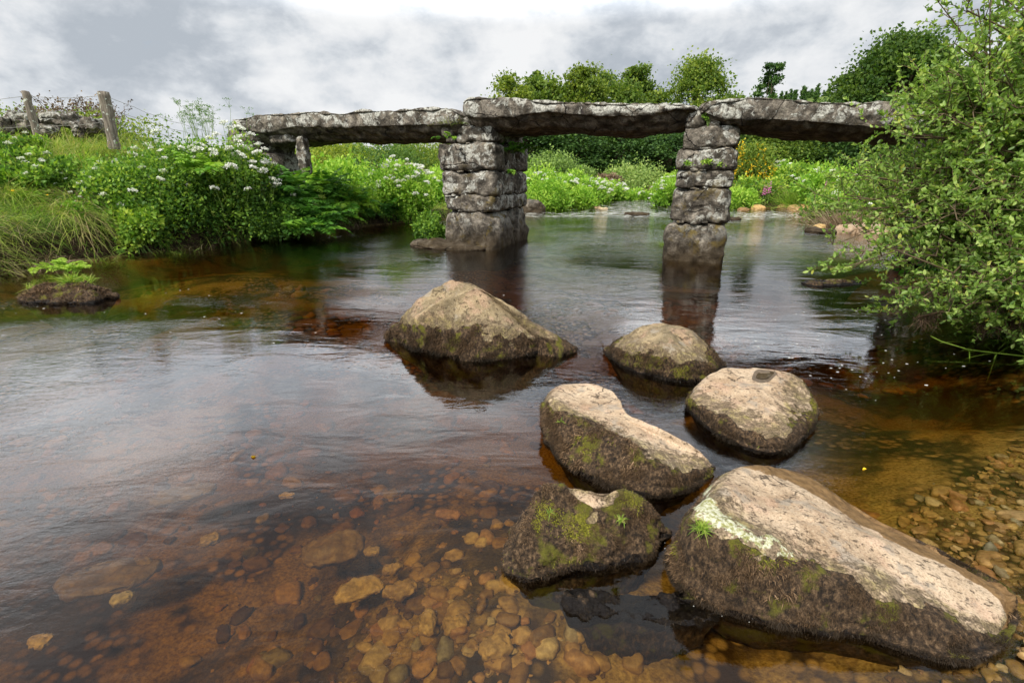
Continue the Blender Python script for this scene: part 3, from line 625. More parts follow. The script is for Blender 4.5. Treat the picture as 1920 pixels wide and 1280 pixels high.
# ------------------------------------------------------------------ the clapper bridge
AX = unit(np.array([4.2, -1.6, 0])); NB = np.array([-AX[1], AX[0], 0.0])     # along the bridge, and upstream
RZ = math.atan2(AX[1], AX[0])
bridge = thing('clapper_bridge', 'ancient clapper bridge of three long granite slabs on two stacked stone piers across the river', 'bridge', (0, 0, 0))
def slab(prof, o0, width, zdrop, seed, lab):
    o0 = np.array([o0[0], o0[1], 0.0]); S = []
    for px, yt, ym in prof:
        a = Pplane(px, yt, o0, NB); b = Pplane(px, ym, o0, NB); S.append((a[0], a[1], a[2], b[2]))
    S = np.array(S); n = len(S); K = []
    for i, (x, y, zt, zm) in enumerate(S):
        e = 1.0 if 0 < i < n-1 else .55; th = zt-zm; c = np.array([x, y, 0]); zb = zm - zdrop*e
        wb = width*(1-.12*(1-e))
        prof_ = [(.10, zt), (.02, zt-.05*th), (-.02, zt-.45*th), (.0, zm + .08*th), (.06, zm-.01), (.25, zm-.55*zdrop*e), (.55, zb), (wb*.8, zb), (wb, zb+.10), (wb+.03, zt-.15), (wb-.1, zt-.02), (wb*.5, zt+.01)]
        K.append([c + NB*s + np.array([0, 0, z]) for s, z in prof_])
    K = np.array(K); K = np.stack([catmull(k, 60) for k in K]); K = catmull(K, 200, closed=False)
    # rounded ends
    V = K.reshape(-1, 3); F = grid_faces(60, 200); nr = vnormals(V, F); ctr = V.mean(0)
    if np.mean(np.sum(nr*(V-np.repeat(K.mean(1), 60, 0)), 1)) < 0: F = F[:, ::-1]; nr = -nr
    rg = np.abs(fbm(V*np.array([1, 1, 2.0]), 2.2, 4, seed+9))
    V = V + nr*(fbm(V, 1.6, 3, seed)*.045 + fbm(V, 6.5, 4, seed+4)*.028 - rg*.03)[:, None]
    n0 = len(V); c0 = V[:60].mean(0) - AX*.10; c1 = V[-60:].mean(0) + AX*.10
    r0 = np.arange(60); r1 = np.arange(n0-60, n0)
    # an inner ring gives each end a rounded shoulder
    m0 = V[:60]*.6 + (V[:60].mean(0))*.4 - AX*.08; m1 = V[-60:]*.6 + V[-60:].mean(0)*.4 + AX*.08
    V = np.concatenate([V, m0, m1, [c0], [c1]]); b0 = np.arange(n0, n0+60); b1 = np.arange(n0+60, n0+120)
    g = Geo(); g.add(V, F); q = np.concatenate([np.stack([np.roll(r0, -1), r0, b0, np.roll(b0, -1)], -1), np.stack([r1, np.roll(r1, -1), np.roll(b1, -1), b1], -1)])
    tr = np.concatenate([np.stack([np.roll(b0, -1), b0, np.full(60, n0+120)], -1), np.stack([b1, np.roll(b1, -1), np.full(60, n0+121)], -1)])
    g.f += [q, tr]; g.m += [np.zeros(len(q)), np.zeros(len(tr))]
    o = g.build('deck_slab', M['granite'], bridge, smooth=True); o['label'] = lab; return o
slab([(436, 226, 240), (460, 222, 246), (490, 216, 250), (540, 214, 241), (590, 210, 240), (640, 214, 240), (680, 207, 239), (720, 210, 238), (760, 206, 236), (800, 204, 236), (838, 204, 234), (856, 212, 230)], (-1.3, 11.15), 1.9, .27, 5, 'leftmost deck slab, heavily spotted with pale lichen')
slab([(868, 193, 212), (885, 184, 222), (960, 186, 219), (1020, 191, 213), (1080, 193, 215), (1150, 195, 221), (1220, 195, 215), (1278, 196, 207), (1302, 199, 207)], (-1.0, 10.95), 2.0, .24, 15, 'middle deck slab with a smooth grey underside')
slab([(1316, 203, 212), (1335, 193, 220), (1370, 188, 225), (1420, 184, 225), (1470, 187, 227), (1530, 192, 231), (1600, 194, 236), (1660, 193, 238), (1720, 196, 241), (1780, 198, 243)], (3.15, 9.36), 1.9, .17, 25, 'rightmost deck slab, running behind the willow')
def pier(cx, cy, courses, lab):
    """courses: (z0, z1, left, right, depth, splits, offset)"""
    pr = bpy.data.objects.new('pier', None); COL.objects.link(pr); pr.parent = bridge; pr.location = (cx, cy, 0); pr['label'] = lab; pr.rotation_euler = (0, 0, RZ)
    k = 0
    for (z0, z1, l, r, dep, cuts, f0) in courses:
        ys = [f0] + list(cuts) + [f0+dep]
        for a, b in zip(ys[:-1], ys[1:]):
            k += 1; j = rng.uniform(-.03, .03, 2) if a > f0 else (0, 0)
            if a == f0 and z0 > 0:
                for q_ in range(3): stone('stone', (rng.uniform(l+.06, r-.06), f0 + .05, z0 + rng.uniform(-.01, .02)), (rng.uniform(.07, .17), .14, rng.uniform(.03, .06)), rng.uniform(-.3, .3), k*31+q_, 'granite', pr, power=4, rough=.12, res=8)
            o = stone('stone', ((l+r)/2 + j[0], (a+b)/2, (z0+z1)/2), (r-l + .06, b-a + .05, z1-z0 + .018), rng.uniform(-.03, .03), int(cx*10)+k*7, 'granite', pr, power=7.0, rough=.075, res=34)
    return pr
# local x runs along the bridge, local y upstream
pl = pier(-.94, 11.13, [(-.7, .77, -.62, .64, 2.1, [1.2], -.02), (.77, 1.08, -.55, .60, 2.0, [.9, 1.5], .02), (1.08, 1.57, -.60, .60, 2.1, [1.3], .0), (1.57, 2.12, -.64, .58, 2.1, [.75, 1.4], -.02), (2.12, 2.46, -.26, .56, 1.9, [.85], .05), (2.46, 2.60, -.20, .40, 1.6, [.7], .1)], 'wider pier on the left, its shaded side in view')
stone('stone', (-.44, .12, 2.34), (.26, .3, .24), .2, 91, 'granite', pl, res=16); stone('stone', (-.40, .15, 2.2), (.2, .25, .16), .1, 92, 'granite', pl, res=16)
pr_ = pier(3.34, 9.46, [(-.7, .69, -.52, .47, 1.8, [1.0], -.02), (.69, 1.285, -.46, .50, 1.7, [.9], .0), (1.285, 1.61, -.42, .49, 1.7, [.8], .02), (1.61, 1.95, -.42, .50, 1.7, [1.0], .0), (1.95, 2.30, -.34, .50, 1.6, [.8], .0)], 'narrow pier on the right, seen end on')
stone('stone', (-.22, .18, 2.42), (.34, .5, .30), .1, 95, 'granite', pr_, res=20); stone('stone', (.10, .22, 2.37), (.28, .5, .17), -.1, 96, 'granite', pr_, res=16); stone('stone', (.34, .2, 2.385), (.28, .5, .12), .05, 97, 'granite', pr_, res=16)
stone('stone', (-.2, 1.1, 2.43), (.4, .6, .30), .1, 98, 'granite', pr_, res=16); stone('stone', (.25, 1.1, 2.4), (.4, .6, .22), .1, 99, 'granite', pr_, res=16)
ab = bpy.data.objects.new('abutment', None); COL.objects.link(ab); ab.parent = bridge; ab['label'] = 'rough stone abutment under the left end, half hidden by plants'
for (px, py, Y, s, r) in ((497, 300, 13.9, (1.0, 1.5, 1.5), .0), (570, 292, 12.75, (.24, .3, .85), .22), (545, 262, 13.3, (.7, .9, .26), .1), (510, 350, 13.7, (1.2, 1.6, 1.6), 0)):
    stone('stone', PY(px, py, Y), s, RZ + r, int(px), 'granite', ab, power=5.0, rough=.08, res=26)
ab2 = bpy.data.objects.new('abutment', None); COL.objects.link(ab2); ab2.parent = bridge; ab2['label'] = 'right abutment hidden behind the willow'
for k in range(4): stone('stone', (7.55, 8.95, .3 + .58*k), (1.3, 1.9, .62), RZ, 300+k, 'granite', ab2, power=4.5, rough=.06, res=20)

# growth on the bridge
def tuft_obj(name, label, cat, c, n, h, spread, mt='grass', tint=(.2, .8), droop=.4, width=.006, up=1.0, group=None, loc=True):
    root = np.array(c, float); g = Geo()
    pos = rng.normal(size=(n, 3))*np.array([spread, spread, spread*.2]); dr = randdir(n, up); dr[:, 2] = np.abs(dr[:, 2]) + .15
    dr = dr + np.c_[pos[:, :2]/max(spread, 1e-3)*.35, np.zeros(n)]
    blades(g, pos, dr, rng.uniform(.45, 1.15, n)*h, width, rng.uniform(*tint, n), droop*rng.uniform(.5, 1.5, n), seg=3)
    o = g.build(name, M[mt], None, loc=tuple(root)); return tag(o, label, cat, group)
tuft_obj('turf_tuft', 'mossy grass tuft growing in the gap between the left and middle deck slabs', 'grass', PY(847, 232, 11.3), 420, .22, .10, tint=(.35, .95))
tuft_obj('grass_tuft', 'wispy grass growing at the waterline on the left side of the narrow pier', 'grass', P(1249, 462), 160, .42, .06, tint=(.2, .7), droop=.5)
tuft_obj('grass_tuft', 'small tan-green tuft hanging low on the front of the narrow pier', 'grass', P(1322, 476) + np.array([0, -.02, .12]), 90, .22, .04, tint=(.6, 1), droop=.9)

# ------------------------------------------------------------------ plants
def fern_frond(g, base, heading, length, arch, tint, wid=.32, pairs=17, mi=0):
    t = np.linspace(0.0, 1, pairs+1); hd = np.array([math.cos(heading), math.sin(heading), 0]); up = np.array([0, 0, 1.0])
    r = base + np.outer(t*length*(.55 + .35*arch), hd) + np.outer((t*(1.15-arch*.4) - t*t*arch)*length, up)
    tube(g, r[::3], np.linspace(.006, .002, len(r[::3])), 3, tint*.8, mi)
    tan = unit(np.gradient(r, axis=0)); sd_ = np.array([-hd[1], hd[0], 0.0]); k = np.arange(2, pairs+1)
    for s in (-1, 1):
        L = wid*length*np.sin(np.clip((t[k]-.02)*1.05, 0, 1)*np.pi*.55 + .35)*(1-t[k]**2.2) + .01
        dr = sd_*s + tan[k]*.45 + np.array([0, 0, -.25])
        leaves(g, r[k], dr + rng.normal(size=dr.shape)*.08, L, L*.30 + .008, tint + rng.uniform(-.12, .12, len(k)), mi, .1)
def fern(name, label, loc, n, length, group=None, tint=(.3, .9), dirs=None, mt='fern'):
    root = thing(name, label, 'fern', loc, group); g = Geo()
    for k in range(n):
        a = rng.uniform(0, 2*np.pi) if dirs is None else rng.uniform(*dirs)
        fern_frond(g, rng.normal(size=3)*np.array([.15, .15, .02]), a, length*rng.uniform(.6, 1.1), rng.uniform(.35, .95), rng.uniform(*tint))
    g.build('fronds', M[mt], root); return root
def umbel_mesh(tint, n=26):
    """unit umbel: rays with small white heads on a flat dome"""
    g = Geo(); th = rng.uniform(0, 2*np.pi, n); rr = np.sqrt(rng.random(n)); c = np.stack([rr*np.cos(th), rr*np.sin(th), -rr**2*.35 + rng.normal(size=n)*.05], -1)
    for k in range(0, n, 2): tube(g, np.array([[0, 0, -.9], c[k]]), .02, 3, .0)
    for j in range(4):
        p = c + rng.normal(size=(n, 3))*.10; leaves(g, p, randdir(n, .2), .34, .30, np.clip(tint + rng.uniform(-.2, .2, n), 0, 1), 0, .1)
    return g.mesh('umbel', M['white_flower'])
UM = [umbel_mesh(t) for t in (.45, .6, .7, .8, .9, 1.0)]
def umbel(root, gs, base, top, r, tint):
    if gs is not None: tube(gs, curve_pts(base, top, .05, 4, .02), [.008, .006, .005, .003], 3, .5)
    o = bpy.data.objects.new('flower_umbel', UM[min(5, max(0, int((tint-.4)*9.9)))]); COL.objects.link(o); o.parent = root; o.location = tuple(top)
    o.scale = (r, r, r); o.rotation_euler = (rng.uniform(-.4, .4), rng.uniform(-.4, .4), rng.uniform(0, 6.28))
def lobes_points(n, rx, ry, h, nl, rad=(.25, .5), shell=.55):
    """points spread on and in many overlapping lobes that fill a dome"""
    th = rng.uniform(0, 2*np.pi, nl); e = rng.uniform(0.02, 1, nl); rr = np.sqrt(rng.random(nl))*.80
    cx = np.cos(th)*rr*rx; cy = np.sin(th)*rr*ry; cz = h*(.10 + .78*e*np.sqrt(1-rr**2*.8)); R = rng.uniform(*rad, nl)*min(rx, ry, h)
    k = rng.integers(0, nl, n); d_ = randdir(n, .25); q = np.abs(rng.normal(size=n)*.22 + .85)
    return np.stack([cx[k], cy[k], cz[k]], -1) + d_*(R[k]*q)[:, None], d_, k
def wort(name, label, loc, rx, ry, h, n, ls, umbels, mt='wort', tint=(.15, .8), ur=(.05, .09), group=None, cat='plant', ustyle=(.5, 1.0), nl=40, uptop=.1, elong=1.6):
    root = thing(name, label, cat, loc, group); g = Geo(); gs = Geo(); gf = Geo()
    p, d_, k = lobes_points(n, rx, ry, h, nl); lt = rng.uniform(-.18, .18, nl)
    keep = p[:, 2] > -.25; p, d_, k = p[keep], d_[keep], k[keep]; m = len(p)
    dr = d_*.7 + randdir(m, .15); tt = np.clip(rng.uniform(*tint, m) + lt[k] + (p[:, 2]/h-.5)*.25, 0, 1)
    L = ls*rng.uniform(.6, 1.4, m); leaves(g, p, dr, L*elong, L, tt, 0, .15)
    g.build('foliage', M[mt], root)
    for j in range(14):
        a = rng.uniform(0, 6.28); r0 = .7*math.sqrt(rng.random()); tube(gs, curve_pts((rng.normal()*.1*rx, rng.normal()*.1*ry, -.1), (rx*r0*math.cos(a), ry*r0*math.sin(a), h*rng.uniform(.5, .85)), .1, 5), np.linspace(.012, .004, 5), 4)
    for j in range(umbels):
        a = rng.uniform(0, 6.28); r0 = math.sqrt(rng.random())*.95; zt = h*(math.sqrt(max(0, 1-r0**2*.85))*rng.uniform(.80, 1.02) + uptop*rng.uniform(.3, 1.2))
        a = -abs(a % 6.28 - 3.14) if rng.random() < .5 else a; tp = np.array([rx*r0*math.cos(a)*1.12, ry*r0*math.sin(a)*1.15, zt*1.03]); umbel(root, gs, tp*np.array([.8, .8, .6]), tp, rng.uniform(*ur), rng.uniform(*ustyle))
    gs.build('stems', M['stem'], root)
    return root
def on_bank(px, py, Y):
    """ground point under image column px at distance Y"""
    x = PY(px, py, Y)[0]; return (x, Y, gh(x, Y))

# left bank
def lb(px, Y, dz=0.0, py=350):
    x, y, z = on_bank(px, py, Y); return (x, y, z+dz)
fern('wall_fern', 'green ferns sprouting from the shaded side of the wider pier', PY(962, 285, 11.75), 22, .42, tint=(.3, .8), dirs=(-1.9, .4))
fern('wall_fern', 'small fern tuft lower on the shaded side of the wider pier', PY(950, 325, 11.6), 9, .28, tint=(.4, .9), dirs=(-1.9, .4))
fern('wall_fern', 'tiny ferns in the joint at the upper left corner of the wider pier', PY(838, 262, 11.2), 8, .22, tint=(.5, 1.), dirs=(-3.1, -1.2))
wort('wall_creeper', 'bright green creeper in the gap above the narrow pier between two deck slabs', PY(1328, 228, 9.45), .10, .1, .30, 420, .022, 0, mt='bright', tint=(.3, .9), nl=12)
for (px, py, n, lab) in ((1290, 306, 60, 'left sprig of bright leaves in the joint of the narrow pier'), (1325, 303, 80, 'middle sprig of bright leaves in the joint of the narrow pier'), (1352, 308, 30, 'right sprig of bright leaves in the joint of the narrow pier')):
    q = PY(px, py, 9.34); g = Geo(); p_ = rng.normal(size=(n, 3))*np.array([.040, .016, .018]); leaves(g, p_, randdir(n) + np.array([0, -.7, 0]), .045, .03, rng.uniform(.3, 1, n)); tag(g.build('wall_creeper', M['bright'], loc=tuple(q)), lab, 'plant')
def PA(px, Y, z): return (PY(px, 350, Y)[0], Y, z)
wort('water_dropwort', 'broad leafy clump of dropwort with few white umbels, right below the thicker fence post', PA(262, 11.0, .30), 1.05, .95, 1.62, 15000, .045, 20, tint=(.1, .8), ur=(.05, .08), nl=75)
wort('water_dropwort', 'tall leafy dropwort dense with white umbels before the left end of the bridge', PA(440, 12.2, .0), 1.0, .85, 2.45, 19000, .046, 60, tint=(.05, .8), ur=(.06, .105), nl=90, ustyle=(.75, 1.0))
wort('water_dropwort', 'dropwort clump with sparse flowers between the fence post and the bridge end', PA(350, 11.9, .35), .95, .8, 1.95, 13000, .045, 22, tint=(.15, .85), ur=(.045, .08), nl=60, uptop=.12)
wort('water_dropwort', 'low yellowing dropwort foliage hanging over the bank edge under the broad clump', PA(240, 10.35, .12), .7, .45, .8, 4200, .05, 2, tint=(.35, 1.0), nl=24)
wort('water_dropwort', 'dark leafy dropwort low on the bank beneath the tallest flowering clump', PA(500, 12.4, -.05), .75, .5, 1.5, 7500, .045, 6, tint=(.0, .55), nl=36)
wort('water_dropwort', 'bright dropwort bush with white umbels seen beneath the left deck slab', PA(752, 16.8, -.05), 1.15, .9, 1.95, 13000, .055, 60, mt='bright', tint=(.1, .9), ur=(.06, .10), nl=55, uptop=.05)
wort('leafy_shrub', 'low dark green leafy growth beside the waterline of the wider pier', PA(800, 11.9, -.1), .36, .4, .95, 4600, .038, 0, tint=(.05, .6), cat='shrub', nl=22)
fern('bracken', 'dark bracken clump just below the left bridge end', PA(535, 12.9, .75), 60, 1.0, tint=(.1, .6), dirs=(-3.0, .6))
fern('bracken', 'lower bracken clump leaning over the water right of the dropwort', PA(575, 13.0, .3), 75, 1.0, tint=(.15, .65), dirs=(-2.6, .6))
fern('bracken', 'bright bracken leaning right beneath the left deck slab', PA(640, 14.6, .55), 75, 1.15, tint=(.35, 1.0), dirs=(-2.2, .9))
fern('bracken', 'yellow-green bracken at the top of the dropwort clump', PA(395, 11.4, 1.55), 16, .8, tint=(.6, 1.0), dirs=(-2.6, .2))
fern('bracken', 'bracken behind the bright leaning bracken, next to the abutment', PA(600, 14.2, .95), 55, 1.1, tint=(.2, .8), dirs=(-2.6, .6))
br0 = None
for (px, Y, z, n, l) in ((500, 12.9, .6, 36, .9), (555, 12.7, .15, 50, .95), (600, 13.6, .3, 50, 1.0), (690, 16.0, .3, 45, 1.1), (520, 12.6, 1.1, 36, .9)):
    fern('bracken', 'bracken fronds mixed into the bank growth near the bridge end', PA(px, Y, z), n, l, tint=(.1, .7), group='bracken filling the left bank', dirs=(-2.8, .8))
fern('small_fern', 'small bright parsley-like plant on the water edge behind the peat clump', P(122, 506, .04), 30, .32, tint=(.7, 1.0), mt='bright')
hb = [wort('bank_weed', 'leafy green weed clump among the grass of the left bank', (-9.2, 11.2, 1.2), .5, .45, .62, 1500, .05, 3, tint=(.1, .8), nl=14, ur=(.04, .06), group='leafy weeds in the left bank grass'),
      wort('bank_weed', 'leafy green weed clump among the grass of the left bank', (-8.6, 11.9, 1.5), .4, .4, .5, 1300, .04, 0, mt='bright', tint=(.0, .6), nl=14, group='leafy weeds in the left bank grass')]
for h_, (px, Y) in zip(hb, ((60, 10.3), (150, 11.3))): q = on_bank(px, 350, Y); h_.location = (q[0], q[1], q[2]-.12)
for k in range(26):
    px, Y = rng.uniform(-20, 330), rng.uniform(9.8, 11.6); q = on_bank(px, 350, Y)
    if -float(sdf(np.array([q[0]]), np.array([q[1]]))[0]) > .3: dup(hb[k % 2], (q[0], q[1], q[2]-.12), rng.uniform(0, 6), rng.uniform(.6, 1.1))

# grass of the left bank (nobody could count it)
def scatter_grass(name, label, xs, ys, n, h, mt='grass', tint=(.1, .9), omin=.05, omax=9, droop=.35, width=.006, dens=None, seg=2):
    x = rng.uniform(*xs, n*3); y = rng.uniform(*ys, n*3); s = -sdf(x, y); k = (s > omin) & (s < omax)
    if dens is not None: k &= rng.random(len(x)) < dens(x, y, s)
    x, y, s = x[k][:n], y[k][:n], s[k][:n]; z = ground_h(x, y); m = len(x); p = np.stack([x, y, z-.03], -1)
    cl = fbm(p, 1.6, 4, 77)*1.3; g = Geo(); dr = randdir(m, 1.8); dr[:, 2] = np.abs(dr[:, 2]) + .3
    e = 1e-2; lean = sm(s, 1.0, .1); gxn = (sdf(x+.1, y)-sdf(x-.1, y))/.2; gyn = (sdf(x, y+.1)-sdf(x, y-.1))/.2
    dr[:, 0] += lean*gxn*.9; dr[:, 1] += lean*gyn*.9
    blades(g, p, dr, h*rng.uniform(.4, 1.3, m)*np.clip(1 + cl*1.0, .3, 2), width, np.clip(rng.uniform(*tint, m) + cl*.3, 0, 1), droop*rng.uniform(.4, 1.6, m) + lean*.4, seg=seg)
    return tag(g.build(name, M[mt]), label, None, None, 'stuff')
scatter_grass('bank_grass', 'long green grass covering the left bank below the fence', (-15, -4.5), (6, 17), 60000, .48, width=.010, tint=(.0, .85), omax=6.5, seg=3, droop=.5)
scatter_grass('bank_edge_grass', 'dry brown grass and sedge hanging over the left bank edge', (-11, -2), (5.5, 19), 8000, .38, 'dry', (.1, 1), .0, .9, .9, .008)
scatter_grass('overhanging_grass', 'green grass drooping over the lip of the left bank', (-11, -2), (5.5, 19), 14000, .46, 'grass', (.2, .95), .15, 1.2, .8, .009, seg=3)
scatter_grass('right_bank_grass', 'pale meadow grass on the right bank beyond the bridge', (7, 26), (9, 34), 26000, .36, width=.016, tint=(.3, 1), omax=14)
scatter_grass('far_bank_grass', 'tall bright grass between the clumps beyond the bridge', (-10, 9), (16, 36), 22000, .33, width=.018, tint=(.2, .9), omax=12)
scatter_grass('near_right_grass', 'dark grass under the willow at the right bank', (4.4, 9), (2.2, 10), 9000, .28, width=.007, tint=(0, .5), omax=3)
# sedge tussocks that droop over the edge
for (px, py, Y, n, h, lab, mt, tn) in (
    (60, 440, 8.9, 520, .62, 'drooping straw-brown grass tussock at the far left bank edge', 'dry', (.35, 1)),
    (150, 400, 9.4, 420, .6, 'green sedge tussock arching over the bank edge above the small bright plant', 'grass', (.1, .8)),
    (310, 420, 10.55, 420, .42, 'strappy green and straw sedge hanging below the dropwort', 'grass', (.05, .95)),
    (355, 430, 11.0, 380, .40, 'brown seeded rush tussock over the water beneath the tall dropwort', 'dry', (.0, .8)),
    (30, 380, 9.9, 500, .6, 'bright upright grass tuft near the left picture edge', 'grass', (.4, .95)),
    (140, 330, 10.6, 500, .65, 'brown-tinged grass tuft midway up the left bank', 'dry', (.3, .9)),
    (645, 410, 15.0, 260, .5, 'brown dead grass on the undercut bank beneath the left slab', 'dry', (.1, .8))):
    tuft_obj('sedge_tussock', lab, 'grass', lb(px, Y, -.03, py), n, h, .20, mt, tn, .8, .010)
# tall seeded umbels against the sky
root = thing('cow_parsley', 'thin tall seeded parsley stems against the sky, left of the bridge end', 'plant', PY(385, 262, 12.6)); gs = Geo(); gf = Geo()
for k in range(34):
    b_ = rng.normal(size=3)*np.array([.35, .2, 0]); h_ = rng.uniform(.35, .85); tp = b_ + np.array([rng.normal()*.1, 0, h_]); tube(gs, curve_pts(b_, tp, .02, 5, .02), [.006, .005, .004, .003, .003], 3)
    for j in range(4):
        q = tp + np.array([rng.normal()*.07, rng.normal()*.07, rng.uniform(-.15, .05)]); tube(gs, np.array([tp*.85 + b_*.15, q]), [.003, .002], 3)
        p_ = q + rng.normal(size=(14, 3))*np.array([.03, .03, .012]); leaves(gf, p_, randdir(14, .3), .022, .018, rng.uniform(0, .5, 14))
gs.build('stems', M['stem'], root); gf.build('seed_heads', M['wort'], root)
# buttercups
for k, (px, py) in enumerate(((35, 438), (12, 432), (28, 440), (42, 446), (88, 366), (24, 358))):
    x, y, z = lb(px, 9.2, 0, py); pt = PY(px, py, 9.0)
    g = Geo(); th = np.linspace(0, 2*np.pi, 6)[:-1]; leaves(g, np.zeros((5, 3)), np.stack([np.cos(th), np.sin(th), th*0+.5], -1), .028, .026, .5); r_ = tag(g.build('buttercup', M['yellow_flower'], loc=tuple(pt)), 'tiny yellow buttercup in the grass at the far left', 'flower', 'yellow buttercups in the bank grass')

# fence and field stones
fence = thing('wire_fence', 'leaning weathered wooden posts with sagging barbed wire on top of the left bank', 'fence', (0, 0, 0))
def post(pxb, pyb, pxt, pyt, Y, r):
    b_ = PY(pxb, pyb, Y); t_ = PY(pxt, pyt, Y); b_[2] -= .4; g = Geo(); n = 14; s = np.linspace(0, 1, n)[:, None]; p = b_*(1-s) + t_*s
    rad = r*(1 + .06*np.sin(np.arange(n)*1.7)); rad[-1] *= .96; tube(g, p, rad, 14); V = g.v[0]; V += (fbm(V, 9, 3, 5)*.012)[:, None]
    top_ = np.arange(len(V)-14, len(V)); g.v[0] = np.concatenate([V, [t_ + np.array([0, 0, .012])]]); g.t[0] = np.append(g.t[0], .5); g.n += 1
    cap = np.stack([top_, np.roll(top_, -1), np.full(14, len(V))], -1); g.f.append(cap); g.m.append(np.zeros(14)); return g.build('post', M['post'], fence, smooth=False), b_, t_
po1, a0, a1 = post(72, 262, 47, 171, 12.3, .075); po2, b0, b1 = post(207, 245, 194, 172, 12.6, .115)
for s in (.93, .72, .50):
    for (q0, q1) in ((a0*(1-s) + a1*s, b0*(1-s) + b1*s), (a0*(1-s) + a1*s, np.array([-16.5, 11.6, 2.3 + s*.9])), (b0*(1-s) + b1*s, np.array([-8.0, 16.6, 2.0 + s*.5]))):
        g = Geo(); tube(g, curve_pts(q0, q1, -.03, 14, .004), .0045, 4)
        L_ = q1-q0
        for t_ in np.arange(.06, .96, .09):
            c = q0 + L_*t_ - np.array([0, 0, 1])*np.linalg.norm(L_)*.03*math.sin(t_*math.pi)
            tube(g, np.array([c - [0, 0, .02], c + [.004, 0, .02]]), .002, 3)
        g.build('wire', M['wire'], fence)
for i, (px, py, Y, sz, lab) in enumerate((
    (40, 229, 13.3, (.62, .5, .46), 'pale grey rounded field stone behind the thin leaning post'),
    (118, 224, 13.6, (.86, .5, .30), 'flat-topped brown field stone lying between the two fence posts'),
    (2, 236, 13.0, (.42, .4, .40), 'grey field stone at the left picture edge'),
    (152, 244, 13.2, (.40, .4, .34), 'low broken field stone left of the thicker post'),
    (180, 238, 13.3, (.44, .5, .34), 'pale slanting field stone touching the thicker post'),
    (92, 246, 13.1, (.40, .4, .26), 'small brown field stone below the flat-topped one'))):
    tag(stone('field_stone', PY(px, py, Y), sz, .7*i, 400+i, 'granite', rough=.16, power=4.2, res=24), lab, 'stone', 'tumbled field stones behind the fence')
wort('heather_mound', 'brown and green brambly mound behind the fence posts', (-13.9, 17.6, 1.8), 1.7, 1.5, 1.75, 9000, .05, 0, mt='dry', tint=(.0, .5), cat='shrub', nl=60)
wort('gorse_mound', 'green gorse mound on the skyline at the left picture edge', (-17.2, 18.5, 1.9), 3.0, 1.6, 1.55, 9000, .05, 0, mt='tree_mid', tint=(.3, 1), cat='shrub', nl=60)
wort('gorse_mound', 'green mound under the brambles behind the thicker fence post', (-12.6, 16.6, 1.9), 2.8, 1.2, 1.15, 8000, .05, 0, mt='tree_mid', tint=(.3, 1), cat='shrub', nl=60)
root = thing('bramble_sprays', 'dark arching bare bramble sprays on the mound between the posts', 'shrub', (-13.7, 17.4, 2.9)); gs = Geo(); gf = Geo()
for k in range(46):
    a = rng.uniform(0, 6.28); b_ = np.array([rng.normal()*.6, rng.normal()*.3, 0]); tp = b_ + np.array([rng.normal()*.35, rng.normal()*.3, rng.uniform(.35, .8)]); c_ = curve_pts(b_, tp, .12, 7, .04); tube(gs, c_, .008, 3)
    p_ = c_[rng.integers(2, 7, 18)] + rng.normal(size=(18, 3))*.04; leaves(gf, p_, randdir(18), .05, .03, rng.uniform(0, .5, 18))
gs.build('stems', M['twig'], root); gf.build('leaves', M['debris'], root)

# ------------------------------------------------------------------ far clumps beyond the bridge
def gp(px, py, Y=None, dz=0):
    if Y is None: q = P(px, py, 0.0); return (q[0], q[1], dz)
    return on_bank(px, py, Y)[:2] + (on_bank(px, py, Y)[2] + dz,)
clumps = [(1022, 395, 1.05, 1.25, 0, 'rounded bright green clump at the water by the mossy rock near the wider pier'),
 (1096, 391, .65, .85, 0, 'small bright green clump standing in the river beneath the middle slab'),
 (1120, 384, .75, 1.2, 30, 'white flowering green clump right of the small river clump'),
 (1152, 377, .75, 1.1, 26, 'green clump left of the narrow channel of white water'),
 (1256, 388, .6, 1.1, 18, 'bright green clump showing just left of the narrow pier'),
 (1262, 373, 1.0, 1.3, 30, 'flowering clump on the right side of the narrow channel'),
 (1385, 392, .95, .75, 0, 'low mossy green mound at the water just right of the narrow pier')]
for i, (px, py, r, h, um, lab) in enumerate(clumps):
    c = gp(px, py); wort('riverside_clump', lab, (c[0], c[1] + r*.7, -.05), r, r, h, 5200, .055, um, mt='bright', tint=(.25, .95), ur=(.07, .12), nl=24, group='bright clumps along the far channel', elong=2.6, cat='plant')
for i, (px, Y, r, h, um, mt, lab) in enumerate((
 (1000, 25, 1.5, 1.15, 26, 'bright', 'flowering clump on the bank behind the wider pier, under the middle slab'),
 (1055, 26.5, 1.6, 1.05, 26, 'bright', 'white-flecked tall herb clump behind the rounded bright green clump'),
 (1120, 28, 1.5, .9, 22, 'bright', 'white-flecked herb clump in front of the pale rounded bush'),
 (1185, 30, 1.6, .8, 22, 'bright', 'white-flecked herbs at the foot of the pale rounded bush'),
 (1460, 27, 1.3, 1.35, 22, 'bright', 'white flowering dropwort right of the yellow broom'),
 (1560, 22, 1.3, 1.3, 10, 'bright', 'light green herbs on the right bank left of the willow'),
 (1520, 25, 1.2, 1.2, 16, 'wort', 'green herbs behind the rush tussock on the right bank'),
 (1420, 24.5, 1.1, .9, 0, 'wort', 'low green growth below the yellow broom'),
 (1610, 17, 1.2, 1.2, 4, 'wort', 'green growth on the right bank close to the willow'),
 (620, 20, 1.6, 1.5, 0, 'bright', 'bright low growth beneath the left slab beside the abutment'),
 (820, 21, 1.2, 1.2, 8, 'bright', 'bright growth directly left of the wider pier'))):
    q = gp(px, 350, Y); wort('bank_herbs', lab, (q[0], q[1], q[2]-.1), r, r, h, 5200, .07, um, mt=mt, tint=(.2, .95), ur=(.07, .12), nl=26, elong=2.2)
